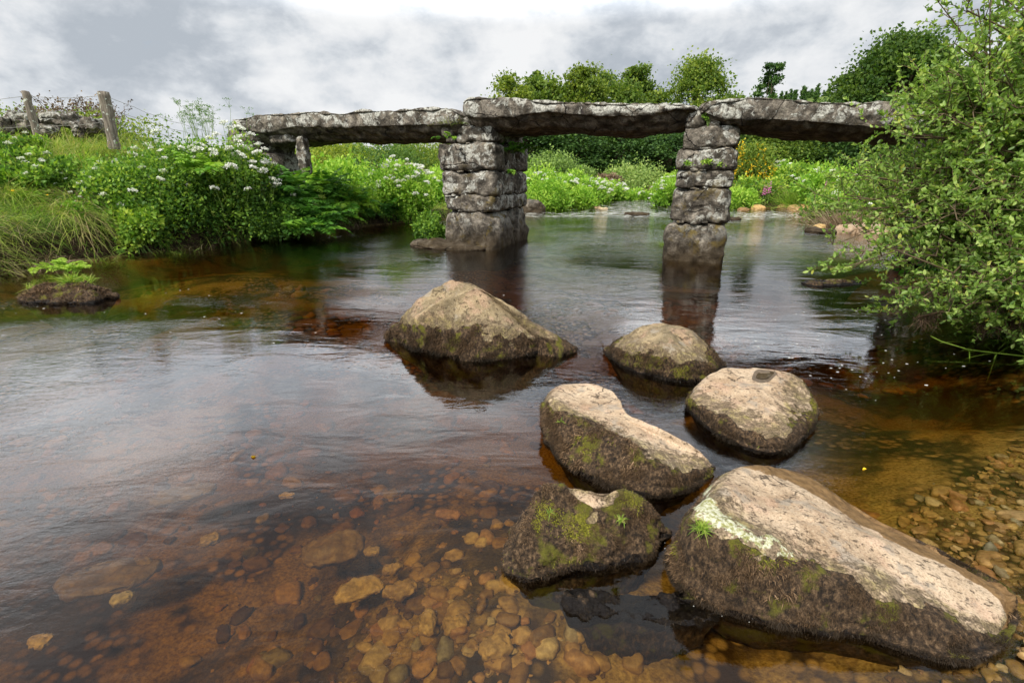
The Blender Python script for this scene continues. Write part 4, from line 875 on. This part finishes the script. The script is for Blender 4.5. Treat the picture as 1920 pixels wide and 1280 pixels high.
for (px, Y, r, h, mt, tn, lab, nm) in (
 (1185, 35, 2.1, 2.2, 'pale', (.15, .9), 'pale rounded sallow bush in the middle of the view beneath the middle slab', 'sallow_bush'),
 (1030, 33, 1.6, 1.7, 'pale', (.0, .6), 'grey-green bush behind the wider pier', 'sallow_bush'),
 (1085, 33, .9, 1.0, 'pale', (.0, .5), 'small grey-green bush left of the pale rounded one', 'sallow_bush'),
 (665, 24, 1.2, 1.5, 'tree_dark', (.2, .9), 'dark green broom bush under the middle of the left slab', 'broom_bush'),
 (610, 30, 2.6, 2.4, 'tree_lime', (.1, .9), 'yellow-green bush beyond the abutment', 'hillside_bush'),
 (720, 34, 3.0, 2.6, 'tree_dark', (.3, 1.), 'green thicket under the left slab, middle of three', 'hillside_bush'),
 (800, 38, 3.6, 3.3, 'tree_mid', (.3, 1.), 'green thicket close to the wider pier under the left slab', 'hillside_bush'),
 (1140, 31, .8, .9, 'dry', (.0, .5), 'brown withered gorse at the foot of the pale rounded bush', 'withered_gorse'),
 (1235, 32, .8, .9, 'dry', (.0, .5), 'brown withered gorse between the pale bush and the narrow pier', 'withered_gorse'),
 (760, 26, .9, 1.3, 'dry', (.1, .6), 'reddish withered bush above the bright dropwort bush', 'withered_gorse')):
    q = gp(px, 330, Y); wort(nm, lab, (q[0], q[1], q[2]-.2), r, r, h, 8000, .085, 0, mt=mt, tint=tn, cat='bush', nl=60, elong=1.5)
# yellow broom
q = gp(1395, 330, 27); br = wort('broom_bush', 'broom bush covered in yellow blossom right of the narrow pier', (q[0], q[1], q[2]-.1), 1.5, 1.3, 2.5, 7000, .06, 0, mt='tree_mid', tint=(.2, .8), cat='bush', nl=36, elong=2.5)
g = Geo()
for k in range(150):
    a_ = rng.uniform(0, 6.28); r_ = math.sqrt(rng.random()); zc = 2.35*math.sqrt(max(.05, 1-r_**2*.8))*rng.uniform(.45, 1.0); b_ = np.array([1.25*r_*math.cos(a_), 1.1*r_*math.sin(a_)-.15, zc]); dv = unit(np.array([b_[0]*.3, b_[1]*.3, 1]) + rng.normal(size=3)*.3)*rng.uniform(.15, .5); m_ = rng.integers(5, 16); s_ = rng.random(m_)[:, None]
    leaves(g, b_ + dv*s_ + rng.normal(size=(m_, 3))*.035, randdir(m_), .075, .06, .5)
g.build('blossom', M['yellow_flower'], br)
# foxgloves
for (px, py, Y, h) in ((1433, 358, 23.4, .55), (1438, 356, 23.5, .6), (1444, 352, 23.3, .75), (1370, 325, 25.0, .8), (1548, 352, 20.5, .6)):
    q = PY(px, py, Y); root = thing('foxglove', 'pink foxglove spike on the right bank', 'flower', (q[0], q[1], q[2]-.5*h), 'pink foxgloves on the right bank'); gs = Geo(); gf = Geo()
    tube(gs, np.array([[0, 0, -.3], [0, 0, h*.5], [.02, 0, h]]), [.012, .010, .006], 4); t = rng.random(46); a = rng.uniform(0, 6.28, 46)
    leaves(gf, np.stack([np.cos(a)*.01, np.sin(a)*.01, h*(.25 + .75*t)], -1), np.stack([np.cos(a), np.sin(a), -.5 + a*0], -1), .07*(1.2-t), .06*(1.2-t), .5)
    gs.build('stem', M['stem'], root); gf.build('flower_spike', M['pink_flower'], root)
tuft_obj('rush_tussock', 'dark green rush tussock at the water on the right bank', 'rush', gp(1497, 385, 22.6), 900, 1.15, .35, tint=(.0, .6), droop=.25, width=.022, up=1.2)
tuft_obj('rush_tussock', 'reddish-brown rush tussock on the right bank next to the willow', 'rush', gp(1600, 360, 15.5), 900, 1.1, .35, 'dry', (.2, .9), .3, .016, 1.5)
tuft_obj('rush_tussock', 'tall straw grass tussock behind the reddish rushes', 'rush', gp(1580, 350, 17.5), 700, 1.1, .4, 'dry', (.5, 1), .3, .016, 1.5)
tuft_obj('rush_tussock', 'straw-coloured grass left of the foxgloves', 'rush', gp(1400, 350, 25.0), 900, 1.0, .6, 'dry', (.6, 1), .3, .02, 1.5)

# rocks at the far edges
for i, (px, py, sx, sy, sz, mt, lab) in enumerate((
 (1000, 398, .95, .8, .62, 'granite', 'mossy rounded rock at the water right of the wider pier'),
 (1453, 388, .62, .6, .55, 'pebble', 'reddish angular rock on the far right gravel bar'),
 (1425, 393, .6, .5, .22, 'pebble', 'flat pinkish stone left of the angular rock'),
 (1478, 392, .8, .5, .25, 'pebble', 'flat pink stone right of the angular rock'),
 (1515, 395, 1.3, .8, .30, 'pebble', 'broad flat pink slab at the right end of the gravel bar'),
 (1396, 395, .5, .4, .16, 'pebble', 'small flat stone at the foot of the mossy mound'),
 (1545, 437, .75, .5, .16, 'granite', 'dark wet flat rock in front of the right bank stones'),
 (1595, 437, .62, .5, .30, 'boulder_tan', 'pale rounded rock at the right bank edge'),
 (1640, 440, .7, .5, .34, 'boulder_tan', 'pale rock partly under the willow leaves at the right bank'),
 (1540, 430, .3, .3, .18, 'pebble', 'small grey stone on the dark wet flat rock'),
 (1115, 391, .7, .4, .12, 'pebble', 'reddish flat stone in the shallow channel'),
 (1132, 393, .4, .3, .10, 'pebble', 'small dark stone in the shallow channel'),
 (1195, 403, .9, .5, .12, 'granite', 'dark weedy stone breaking the riffle beneath the middle slab'),
 (1375, 412, .7, .4, .10, 'granite', 'dark stone in the riffle right of the narrow pier'),
 (840, 466, 1.9, .9, .16, 'granite', 'low mossy footing stone around the base of the wider pier'))):
    q = P(px, py); o = stone('river_stone', (q[0], q[1] + sy*.3, sz*.10), (sx, sy, sz*1.4), .4*math.sin(i*3), 500+i, mt, rough=.10, power=2.6, res=18); tag(o, lab, 'stone')

# ------------------------------------------------------------------ trees
def tree(name, label, px, Y, ytop, hw, nleaf, mt, ls=.22, shape='round', nl=70, low=.18, group=None, tint=(.1, .95), seed=None, trunk=True, thin=1.0, at0=None):
    if at0 is None:
        q = on_bank(px, 330, Y); top_ = PY(px, ytop, Y)[2]; H_ = top_-q[2]; R = hw*(Y*cT)/FPX; loc = q
    else: H_, R = ytop, hw; loc = at0
    root = thing(name, label, 'tree', loc, group); gl = Geo(); gt = Geo(); th = rng.uniform(0, 2*np.pi, nl); e = rng.random(nl)
    zz = low + (1-low)*e
    if shape == 'round': prof = np.sqrt(np.clip(1-((zz-.52)/.52)**2, 0, 1))
    elif shape == 'cone': prof = np.clip(1.05-zz, 0, 1)**.8
    elif shape == 'flat': prof = np.clip(np.sin(np.clip((zz-low)/(1-low), 0, 1)*2.4 + .5), .1, 1)
    else: prof = .8*np.sqrt(np.clip(1-((zz-.6)/.48)**2, 0, 1)) + .1
    rr = prof*R*.84*np.sqrt(rng.uniform(.15, 1.0, nl)); C = np.stack([np.cos(th)*rr, np.sin(th)*rr, zz*H_], -1); nleaf = int(nleaf*1.45)
    cr = rng.uniform(.5, 1.15, nl)*R*.33*thin
    k = rng.integers(0, nl, nleaf); d_ = randdir(nleaf, .2); off = d_*(np.abs(rng.normal(size=nleaf)*.5 + .6)*cr[k])[:, None]*np.array([1.3, 1.3, .75])
    p = C[k] + off; lt = rng.uniform(-.2, .2, nl)
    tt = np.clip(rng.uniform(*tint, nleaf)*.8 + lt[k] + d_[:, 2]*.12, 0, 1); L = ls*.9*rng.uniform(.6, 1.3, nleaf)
    leaves(gl, p, randdir(nleaf, -.1) + d_*.6, L*1.3, L, tt)
    if trunk:
        tr_ = max(.12, R*.07); base = np.array([0, 0, -.4]); tube(gt, curve_pts(base, (0, 0, H_*.85), 0, 8, .008), np.linspace(tr_, tr_*.15, 8), 8)
        for j in range(0, nl, 2):
            s = np.array([0, 0, max(H_*.12, C[j, 2]*rng.uniform(.35, .7))]); tube(gt, curve_pts(s, C[j], .08, 5, .03), np.linspace(tr_*.35, tr_*.06, 5), 5)
        gt.build('trunk', M['bark'], root)
    gl.build('crown', M[mt], root); return root
tree('acer_tree', 'yellow-green spreading tree on the skyline, leftmost above the middle slab', 958, 46, 148, 42, 7000, 'tree_lime', .20, 'round')
tree('pine_tree', 'narrow dark pointed tree right of the yellow-green one', 1004, 52, 138, 18, 4200, 'tree_mid', .20, 'cone', 40)
tree('birch_tree', 'thin airy birch against the sky between two fuller trees', 1040, 56, 137, 17, 2300, 'tree_mid', .19, 'oval', 26, thin=.9)
tree('beech_tree', 'broad green tree with yellowish lower boughs above the middle slab', 1092, 48, 129, 46, 9000, 'tree_lime', .20, 'round', 80, tint=(0, .8))
tree('ash_tree', 'ragged dark green tree behind the broad yellowish one', 1130, 56, 140, 34, 6500, 'tree_mid', .22, 'oval', 50)
tree('ash_tree', 'ragged two-topped green tree left of the large rounded tree', 1183, 52, 131, 36, 6800, 'tree_mid', .20, 'oval', 44, thin=.85)
tree('beech_tree', 'large rounded tree with drooping outer twigs above the right end of the middle slab', 1290, 46, 115, 68, 12000, 'tree_mid', .19, 'flat', 110, tint=(.2, 1), thin=.8)
tree('scots_pine', 'small dark open-crowned pine above the right slab', 1421, 52, 122, 26, 3800, 'tree_dark', .20, 'oval', 30, thin=.8)
tree('oak_tree', 'big dense dark oak on the skyline left of the willow', 1650, 42, 78, 118, 26000, 'tree_mid', .21, 'flat', 190, tint=(.0, .6), thin=.62)
tree('oak_tree', 'smaller oak boughs at the left foot of the big oak', 1570, 44, 140, 45, 8000, 'tree_mid', .21, 'round', 60, tint=(.0, .6))
# the wood under the deck: three trees copied
w1 = tree('woodland_tree', 'dark woodland tree on the far bank', 0, 0, 9.5, 4.2, 9500, 'tree_dark', .26, 'round', 80, .05, at0=(0, 60, 1), group='dark trees of the wood behind the bridge')
w2 = tree('woodland_tree', 'dark woodland tree on the far bank', 0, 0, 8.5, 4.6, 9500, 'tree_mid', .26, 'round', 80, .03, at0=(5, 60, 1), group='dark trees of the wood behind the bridge', tint=(0, .55))
w3 = tree('woodland_tree', 'dark woodland tree on the far bank', 0, 0, 8.0, 4.0, 8500, 'tree_mid', .26, 'flat', 80, .03, at0=(10, 60, 1), group='dark trees of the wood behind the bridge', tint=(.2, .8))
first = {0: w1, 1: w2, 2: w3}; used = set()
WOOD = [(1015, 49, 2, .95), (1062, 50, 2, .92), (1150, 50, 2, .95), (1218, 51, 2, .85), (945, 48, 2, .7), (1345, 50, 2, .8), (985, 44, 0, .75), (1030, 47, 1, .8), (1075, 43, 0, .72), (1120, 46, 1, .78), (1165, 43, 0, .75), (1205, 46, 1, .78), (1250, 42, 0, .72), (1300, 45, 1, .75), (1345, 43, 0, .7), (1390, 46, 1, .75), (1430, 42, 2, .68), (1475, 40, 2, .66), (1520, 41, 0, .66), (1565, 39, 0, .62), (1610, 40, 1, .62), (1655, 38, 0, .62), (1700, 41, 1, .7), (1755, 40, 0, .7), (1820, 40, 1, .7), (1890, 42, 0, .7), (1000, 60, 1, .9), (1090, 62, 0, .9), (1230, 60, 1, .85), (1350, 62, 0, .85), (930, 55, 2, .72), (860, 62, 2, .55), (1600, 58, 0, .9), (1750, 56, 1, .9)]
for px, Y, t_, s in WOOD:
    q = on_bank(px, 330, Y); lz = q[2]-.3; s = (s, s, s*(.62 if px < 1480 else .8)*(44/max(Y, 44) if t_ != 2 else (1.7 if 48 <= Y < 53 else 1.2)))
    if t_ not in used:
        used.add(t_); o = first[t_]; o.location = (q[0], q[1], lz); o.scale = s; o.rotation_euler = (0, 0, rng.uniform(0, 6))
    else: dup(first[t_], (q[0], q[1], lz), rng.uniform(0, 6.28), s)
# low scrub at the field edges left and far
sc = None
for k in range(24):
    px = rng.uniform(430, 900); Y = rng.uniform(45, 75); q = on_bank(px, 330, Y)
    if sc is None: sc = wort('field_shrub', 'low green shrub on the far slope seen beneath the left slab', (q[0], q[1], q[2]-.3), 3.2, 3.0, 2.6, 6000, .16, 0, mt='tree_mid', tint=(.2, 1), cat='shrub', nl=50, group='shrubs on the far slope')
    else: dup(sc, (q[0], q[1], q[2]-.3), rng.uniform(0, 6), rng.uniform(.7, 1.2))
# spruces on the far hill
sp = None
for k in range(70):
    x = rng.uniform(66, 110); y = rng.uniform(140, 165); z = gh(x, y)
    if sp is None: sp = tree('spruce_tree', 'tiny far spruce in the plantation on the hill right of the small pine', 0, 0, 7.5, 1.9, 900, 'tree_dark', .6, 'cone', 24, .05, at0=(x, y, z), group='spruces on the far hill'); sp.scale = (.32,)*3
    else: dup(sp, (x, y, z), rng.uniform(0, 6), rng.uniform(.22, .42))

# ------------------------------------------------------------------ the willow at the right
willow = thing('willow_bush', 'large sprawling grey-leaved willow overhanging the water at the right', 'shrub', (6.3, 5.6, .4))
WB = np.array([6.3, 5.6, .4])
def seg_pts(a, b, n, sag, jit): return curve_pts(a, b, sag, n, jit)
gl = Geo(); gb = Geo(); LP = []; LD = []; LT = []
targets = []
def wt(px, py, Y): return PY(px, py, Y)
# points the main boughs reach for, spread through the real volume of the bush
vol = [(5.15, 5.0, 1.7, 1.65, 1.5, 1.3), (5.8, 5.0, 2.9, 1.6, 1.4, 1.4), (4.3, 4.7, .95, 1.45, 1.1, .75), (6.4, 4.6, 3.3, 1.9, 1.5, 1.5), (4.3, 5.4, 1.45, 1.15, 1.1, .45), (4.6, 3.9, .75, .9, .7, .5), (6.0, 4.0, 2.0, 1.5, 1.1, 1.5), (5.2, 4.6, 2.2, 1.2, 1.0, .9), (4.5, 4.2, .6, 1.0, .7, .42), (4.9, 4.4, 1.4, 1.2, .8, .8), (4.35, 5.0, 2.65, .75, .8, .70), (3.95, 5.0, 2.0, .6, .7, .5)]
for (cx, cy, cz, rx, ry, rz_), cnt in zip(vol, (120, 96, 74, 66, 60, 40, 56, 60, 60, 70, 70, 34)):
    for j in range(cnt):
        d_ = randdir(1)[0]*rng.uniform(.55, 1.0); q = np.array([cx + d_[0]*rx, cy + d_[1]*ry, cz + d_[2]*rz_])
        if q[2] > .08: targets.append(q)
for T in targets:
    s0 = WB + rng.normal(size=3)*np.array([.35, .35, .05]); c = seg_pts(s0, T, 9, .10, .025)
    tube(gb, c, np.linspace(.020, .004, 9), 5)
    for u in np.linspace(.35, 1.0, 9):
        i = min(7, int(u*8)); b_ = c[i]*(1-(u*8-i)) + c[min(8, i+1)]*(u*8-i); od = unit(T-WB)
        for rep in range(2):
            L = rng.uniform(.22, .55)*(1.1-.4*u); dr = unit(od*.7 + rng.normal(size=3)*.75 + np.array([0, 0, .18])); e_ = b_ + dr*L
            tw = seg_pts(b_, e_, 5, .04, .03); tube(gb, tw, np.linspace(.0045, .0015, 5), 3)
            nlf = int(L*62); tt = np.sort(rng.uniform(.15, 1.0, nlf)); ii = np.clip((tt*4).astype(int), 0, 3); fr = tt*4-ii
            pp = tw[ii]*(1-fr[:, None]) + tw[ii+1]*fr[:, None]; LP.append(pp); LD.append(dr*.55 + rng.normal(size=(nlf, 3))*.6 + np.array([0, 0, .15])); LT.append(np.clip(rng.normal(.45, .2, nlf) + rng.normal()*.1, 0, .93))
LP = np.concatenate(LP); LD = np.concatenate(LD); LT = np.concatenate(LT); k = LP[:, 2] > .03
LP, LD, LT = LP[k], LD[k], LT[k]; yl = rng.random(len(LP)) < .004; LT[yl] = 1.0
sz = rng.uniform(.028, .062, len(LP)); leaves(gl, LP-WB, LD, sz, sz*.48, LT, 0, .18, oval=True)
gl.build('leaves', M['willow'], willow)
gb2 = Geo(); gb2.v = [v-WB for v in gb.v]; gb2.f = gb.f; gb2.t = gb.t; gb2.n = gb.n; gb2.m = gb.m; gb2.build('branches', M['twig'], willow)
print('willow leaves', len(LP))
# flood debris caught on low boughs
for (px, py, Y, n, lab, W_) in ((1840, 540, 4.6, 1100, 'tangled brown flood debris caught on a low willow bough, upper clump', .30), (1900, 592, 4.4, 900, 'brown flood debris caught on the willow at the right picture edge', .24), (1742, 590, 4.6, 300, 'small hanging clump of brown flood debris at the left of the willow boughs', .08)):
    q = PY(px, py, Y); g = Geo(); s = rng.uniform(-1, 1, n)
    p_ = np.stack([s*W_, rng.normal(size=n)*.04, -.05*np.abs(rng.normal(size=n)) + s*W_*.3 + .02*np.sin(s*9)], -1)
    blades(g, p_, rng.normal(size=(n, 3))*np.array([1.0, .7, .6]) + np.array([0, 0, -.5]), rng.uniform(.02, .10, n), .005, rng.random(n)*.8, .5)
    tube(g, np.array([[-W_*1.3, 0, -.1*W_*3], [0, 0, 0], [W_*1.5, 0, .15*W_*3]]), .009, 6, .3); tag(g.build('flood_debris', M['debris'], loc=tuple(q)), lab, 'debris')
# dark shrubby growth under the willow at the bank
wort('undergrowth_bush', 'dark ferny undergrowth on the bank beneath the willow', (6.6, 6.0, .2), 1.5, 1.6, 1.3, 9000, .05, 0, mt='fern', tint=(0, .5), cat='shrub', nl=40)
wort('undergrowth_bush', 'dense dark shrub behind the willow hiding the bridge end', (8.3, 7.8, .4), 1.7, 1.6, 2.6, 12000, .06, 0, mt='wort', tint=(0, .5), cat='shrub', nl=50)
tuft_obj('grass_tuft', 'bright grass tuft at the waterline under the left side of the willow', 'grass', (4.9, 5.6, .05), 300, .42, .18, tint=(.1, .6), droop=.5)
tuft_obj('grass_tuft', 'dark grass tuft at the waterline under the middle of the willow', 'grass', (5.0, 4.7, .05), 260, .32, .2, tint=(0, .5), droop=.6)
# long floating grass runner
root = P(1920, 668); g = Geo(); c_ = np.array([P(1925, 668, .04), P(1870, 662, .05), P(1815, 655, .06), P(1765, 640, .10), P(1745, 630, .12)]); tube(g, c_, .006, 5, .6)
for p_ in c_[:-1]:
    n = 5; blades(g, p_ + rng.normal(size=(n, 3))*.02, randdir(n, .5)*np.array([1, .5, .6]), rng.uniform(.15, .32, n), .008, .55, .1, seg=3)
tag(g.build('grass_runner', M['grass']), 'green grass runner trailing over the water below the willow', 'grass')

# ------------------------------------------------------------------ bed stones and pebbles
def blob(res=6):
    t = np.linspace(-1, 1, res); U, W = np.meshgrid(t, t, indexing='ij'); u, w_ = U.ravel(), W.ravel(); o = np.ones_like(u)
    fs = [np.stack(p, -1) for p in ((u, w_, o), (w_, u, -o), (o, u, w_), (-o, w_, u), (w_, o, u), (u, -o, w_))]
    I, J = np.meshgrid(np.arange(res-1), np.arange(res-1), indexing='ij'); q = np.stack([I*res+J, (I+1)*res+J, (I+1)*res+J+1, I*res+J+1], -1).reshape(-1, 4)
    V = np.concatenate(fs); F = np.concatenate([q + k*res*res for k in range(6)]); V = V/np.linalg.norm(V, axis=1)[:, None]**.85
    un, fi, inv = np.unique(np.round(V, 5), axis=0, return_index=True, return_inverse=True); return V[fi], inv.reshape(-1)[F]
BV, BF = blob()
def pebbles(name, label, X, Y_, S, sink=.2, zoff=0.0):
    n = len(X); Z = ground_h(X, Y_) + zoff; a = rng.uniform(0, 2*np.pi, n); sx = S*rng.uniform(.7, 1.35, n); sy = S*rng.uniform(.6, 1.0, n); sz_ = S*rng.uniform(.3, .65, n)
    V = BV[None]*np.stack([sx, sy, sz_], -1)[:, None]
    off = np.repeat(np.arange(n), len(BV)); q = np.tile(BV, (n, 1))*1.3 + off[:, None]*7.7; V = V*(1 + .42*vnoise(q, 5).reshape(n, -1, 1) + .1*vnoise(q*2.7, 6).reshape(n, -1, 1))
    ca, sa = np.cos(a)[:, None], np.sin(a)[:, None]; x = V[..., 0]*ca - V[..., 1]*sa + X[:, None]; y = V[..., 0]*sa + V[..., 1]*ca + Y_[:, None]; z = V[..., 2] + (Z + sz_*(1-sink*2)*.6)[:, None]
    g = Geo(); F = (BF[None] + (np.arange(n)*len(BV))[:, None, None]).reshape(-1, 4); g.add(np.stack([x, y, z], -1).reshape(-1, 3), F, np.repeat(rng.random(n), len(BV)))
    return tag(g.build(name, M['pebble'], smooth=True), label, None, None, 'stuff')
def inside(X, Y_, lo=.02):
    s = sdf(X, Y_); return s > lo
# the shallow cobble patch in the middle foreground
c1 = P(820, 1110); n = 400; X = c1[0] + rng.normal(size=n)*.34; Y_ = c1[1] + rng.normal(size=n)*.26 + (X-c1[0])*-.45; k = inside(X, Y_)
pebbles('riverbed_cobbles', 'golden cobbles under shallow water in the foreground', X[k], Y_[k], (.009 + .045*rng.random(k.sum())**2.4), .42)
n = 3800; X = rng.uniform(-4.5, 4.2, n); Y_ = 1.1 + rng.random(n)**1.3*7; k = inside(X, Y_) & (fbm(np.stack([X, Y_, X*0], -1), .9, 3, 21) > -.12); 
pebbles('riverbed_gravel', 'brown pebbles scattered over the river bed', X[k], Y_[k], (.006 + .050*rng.random(k.sum())**3.2)*(1 + Y_[k]*.12), .38)
n = 2600; X = rng.uniform(1.35, 3.4, n); Y_ = rng.uniform(.9, 2.9, n); s = sdf(X, Y_); k = (s < .55) & (s > -.6)
pebbles('gravel_beach', 'wet red and brown gravel at the water edge, bottom right', X[k], Y_[k], (.006 + .028*rng.random(k.sum())**1.8), .05)
for i, (px, py, w_, l_, h_, tn, lab) in enumerate((
 (620, 1010, .32, .22, .08, .22, 'broad flat reddish submerged stone, largest in the foreground'),
 (735, 1045, .10, .055, .05, .6, 'oblong orange submerged stone right of the broad reddish one'),
 (695, 1012, .08, .05, .04, .58, 'small golden submerged stone above the oblong orange one'),
 (535, 910, .09, .04, .03, .6, 'golden elongated submerged stone in deeper water'),
 (225, 1098, .09, .065, .05, .93, 'round yellowish submerged stone at the lower left'),
 (65, 1178, .09, .07, .04, .5, 'golden-brown submerged stone near the left picture edge'),
 (200, 1058, .40, .24, .05, .12, 'large dim submerged slab at the lower left'),
 (850, 1145, .10, .09, .06, .5, 'blocky golden submerged stone in the cobble patch'),
 (800, 1145, .07, .12, .06, .55, 'upright yellow-brown submerged stone in the cobble patch'),
 (750, 1082, .15, .10, .05, .4, 'dull olive submerged stone in the cobble patch'),
 (930, 1195, .13, .10, .06, .5, 'rounded golden submerged stone near the bottom of the cobble patch'),
 (840, 945, .14, .08, .04, .75, 'reddish submerged stone above the cobble patch'),
 (390, 990, .10, .08, .05, .4, 'rounded brown submerged stone left of the broad reddish one'),
 (670, 1085, .24, .12, .05, .5, 'ragged sandy submerged stone below the broad reddish one'),
 (1355, 1110, .14, .10, .06, .3, 'submerged stone in front of the largest boulder at its left end'),
 (1670, 1240, .09, .07, .05, .4, 'wet brown stone at the waterline beneath the largest boulder'),
 (340, 905, .34, .16, .03, .15, 'dim reddish submerged slab in the left middle water'))):
    q = P(px, py, -.15); z = gh(q[0], q[1]); o = stone('submerged_stone', (q[0], q[1], max(z + h_*.25, -.22)), (w_, l_, h_), .3*math.sin(i*2.1) + .2, 700+i, 'pebble', rough=.16, power=2.6, res=14)
    a_ = o.data.attributes['tint']; a_.data.foreach_set('value', np.full(len(o.data.vertices), tn)); tag(o, lab, 'stone', 'submerged stones in the foreground')

# white water in the riffles
n = 1500; px_ = np.concatenate([rng.normal(1178, 40, 700), rng.uniform(985, 1270, 350), rng.uniform(1370, 1560, 450)]); py_ = np.concatenate([rng.uniform(376, 402, 700), rng.uniform(398, 408, 350), rng.normal(404, 4, 450)])
pts = np.array([P(a, max(b, 372)) for a, b in zip(px_, py_)]); k = sdf(pts[:, 0], pts[:, 1]) > .1; pts = pts[k]; m = len(pts); r = rng.uniform(.012, .05, m); th = np.arange(6)/6*2*np.pi; an = rng.uniform(-.3, .5, m)[:, None]
ex = r[:, None]*np.cos(th)*rng.uniform(1.5, 5, m)[:, None]; ey = r[:, None]*np.sin(th)*.6
V = np.stack([pts[:, :1] + ex*np.cos(an) - ey*np.sin(an), pts[:, 1:2] + ex*np.sin(an) + ey*np.cos(an), np.full((m, 6), .008)], -1).reshape(-1, 3)
g = Geo(); g.add(V, (np.arange(m)*6)[:, None] + np.arange(6), .85); tag(g.build('riffle_foam', M['white_flower']), 'broken white water of the riffles beyond the bridge', None, None, 'stuff')
# foam specks, plus white flecks painting the bright waterline edge around boulders
n = 130; X = []; Yf = []
for _ in range(n):
    c = [(330, 600, 300, 60), (1600, 690, 180, 60), (900, 560, 120, 40), (1500, 620, 120, 60)][rng.integers(0, 4)]; q = P(c[0] + rng.normal()*c[2]*.6, c[1] + rng.normal()*c[3]*.5); X.append(q[0]); Yf.append(q[1])
X = np.array(X); Yf = np.array(Yf); k = sdf(X, Yf) > .15; X, Yf = X[k], Yf[k]; r = rng.uniform(.003, .010, len(X)); W_ = np.concatenate([w_[(rng.random(600) < .02) & (fbm(np.c_[w_, w_[:, 0]*0], 7, 2, 5) > -.1)] for w_ in WL[:6]]); W_ = W_ + rng.normal(size=W_.shape)*.006; X = np.append(X, W_[:, 0]); Yf = np.append(Yf, W_[:, 1]); r = np.append(r, rng.uniform(.0006, .0019, len(W_))); m = len(X); th = np.arange(6)/6*2*np.pi
V = np.stack([X[:, None] + r[:, None]*np.cos(th)*1.6, Yf[:, None] + r[:, None]*np.sin(th), np.full((m, 6), .004)], -1).reshape(-1, 3); F = (np.arange(m)*6)[:, None] + np.arange(6)
g = Geo(); g.add(V, F, .9); tag(g.build('foam_and_glint_flecks', M['white_flower']), 'tiny white foam flecks drifting on the water, and painted waterline highlights around the boulders', None, None, 'stuff')
for (px, py, lab) in ((470, 855, 'small yellow leaf afloat in the left middle water'), (1617, 880, 'small yellow leaf afloat right of the largest boulder'), (1412, 1162, 'small yellow leaf afloat against the front of the largest boulder')):
    q = P(px, py, .006); g = Geo(); leaves(g, np.zeros((1, 3)), np.array([[1, .3, .02]]), .03, .017, .5, oval=True); tag(g.build('floating_leaf', M['yellow_flower'], loc=tuple(q)), lab, 'leaf')
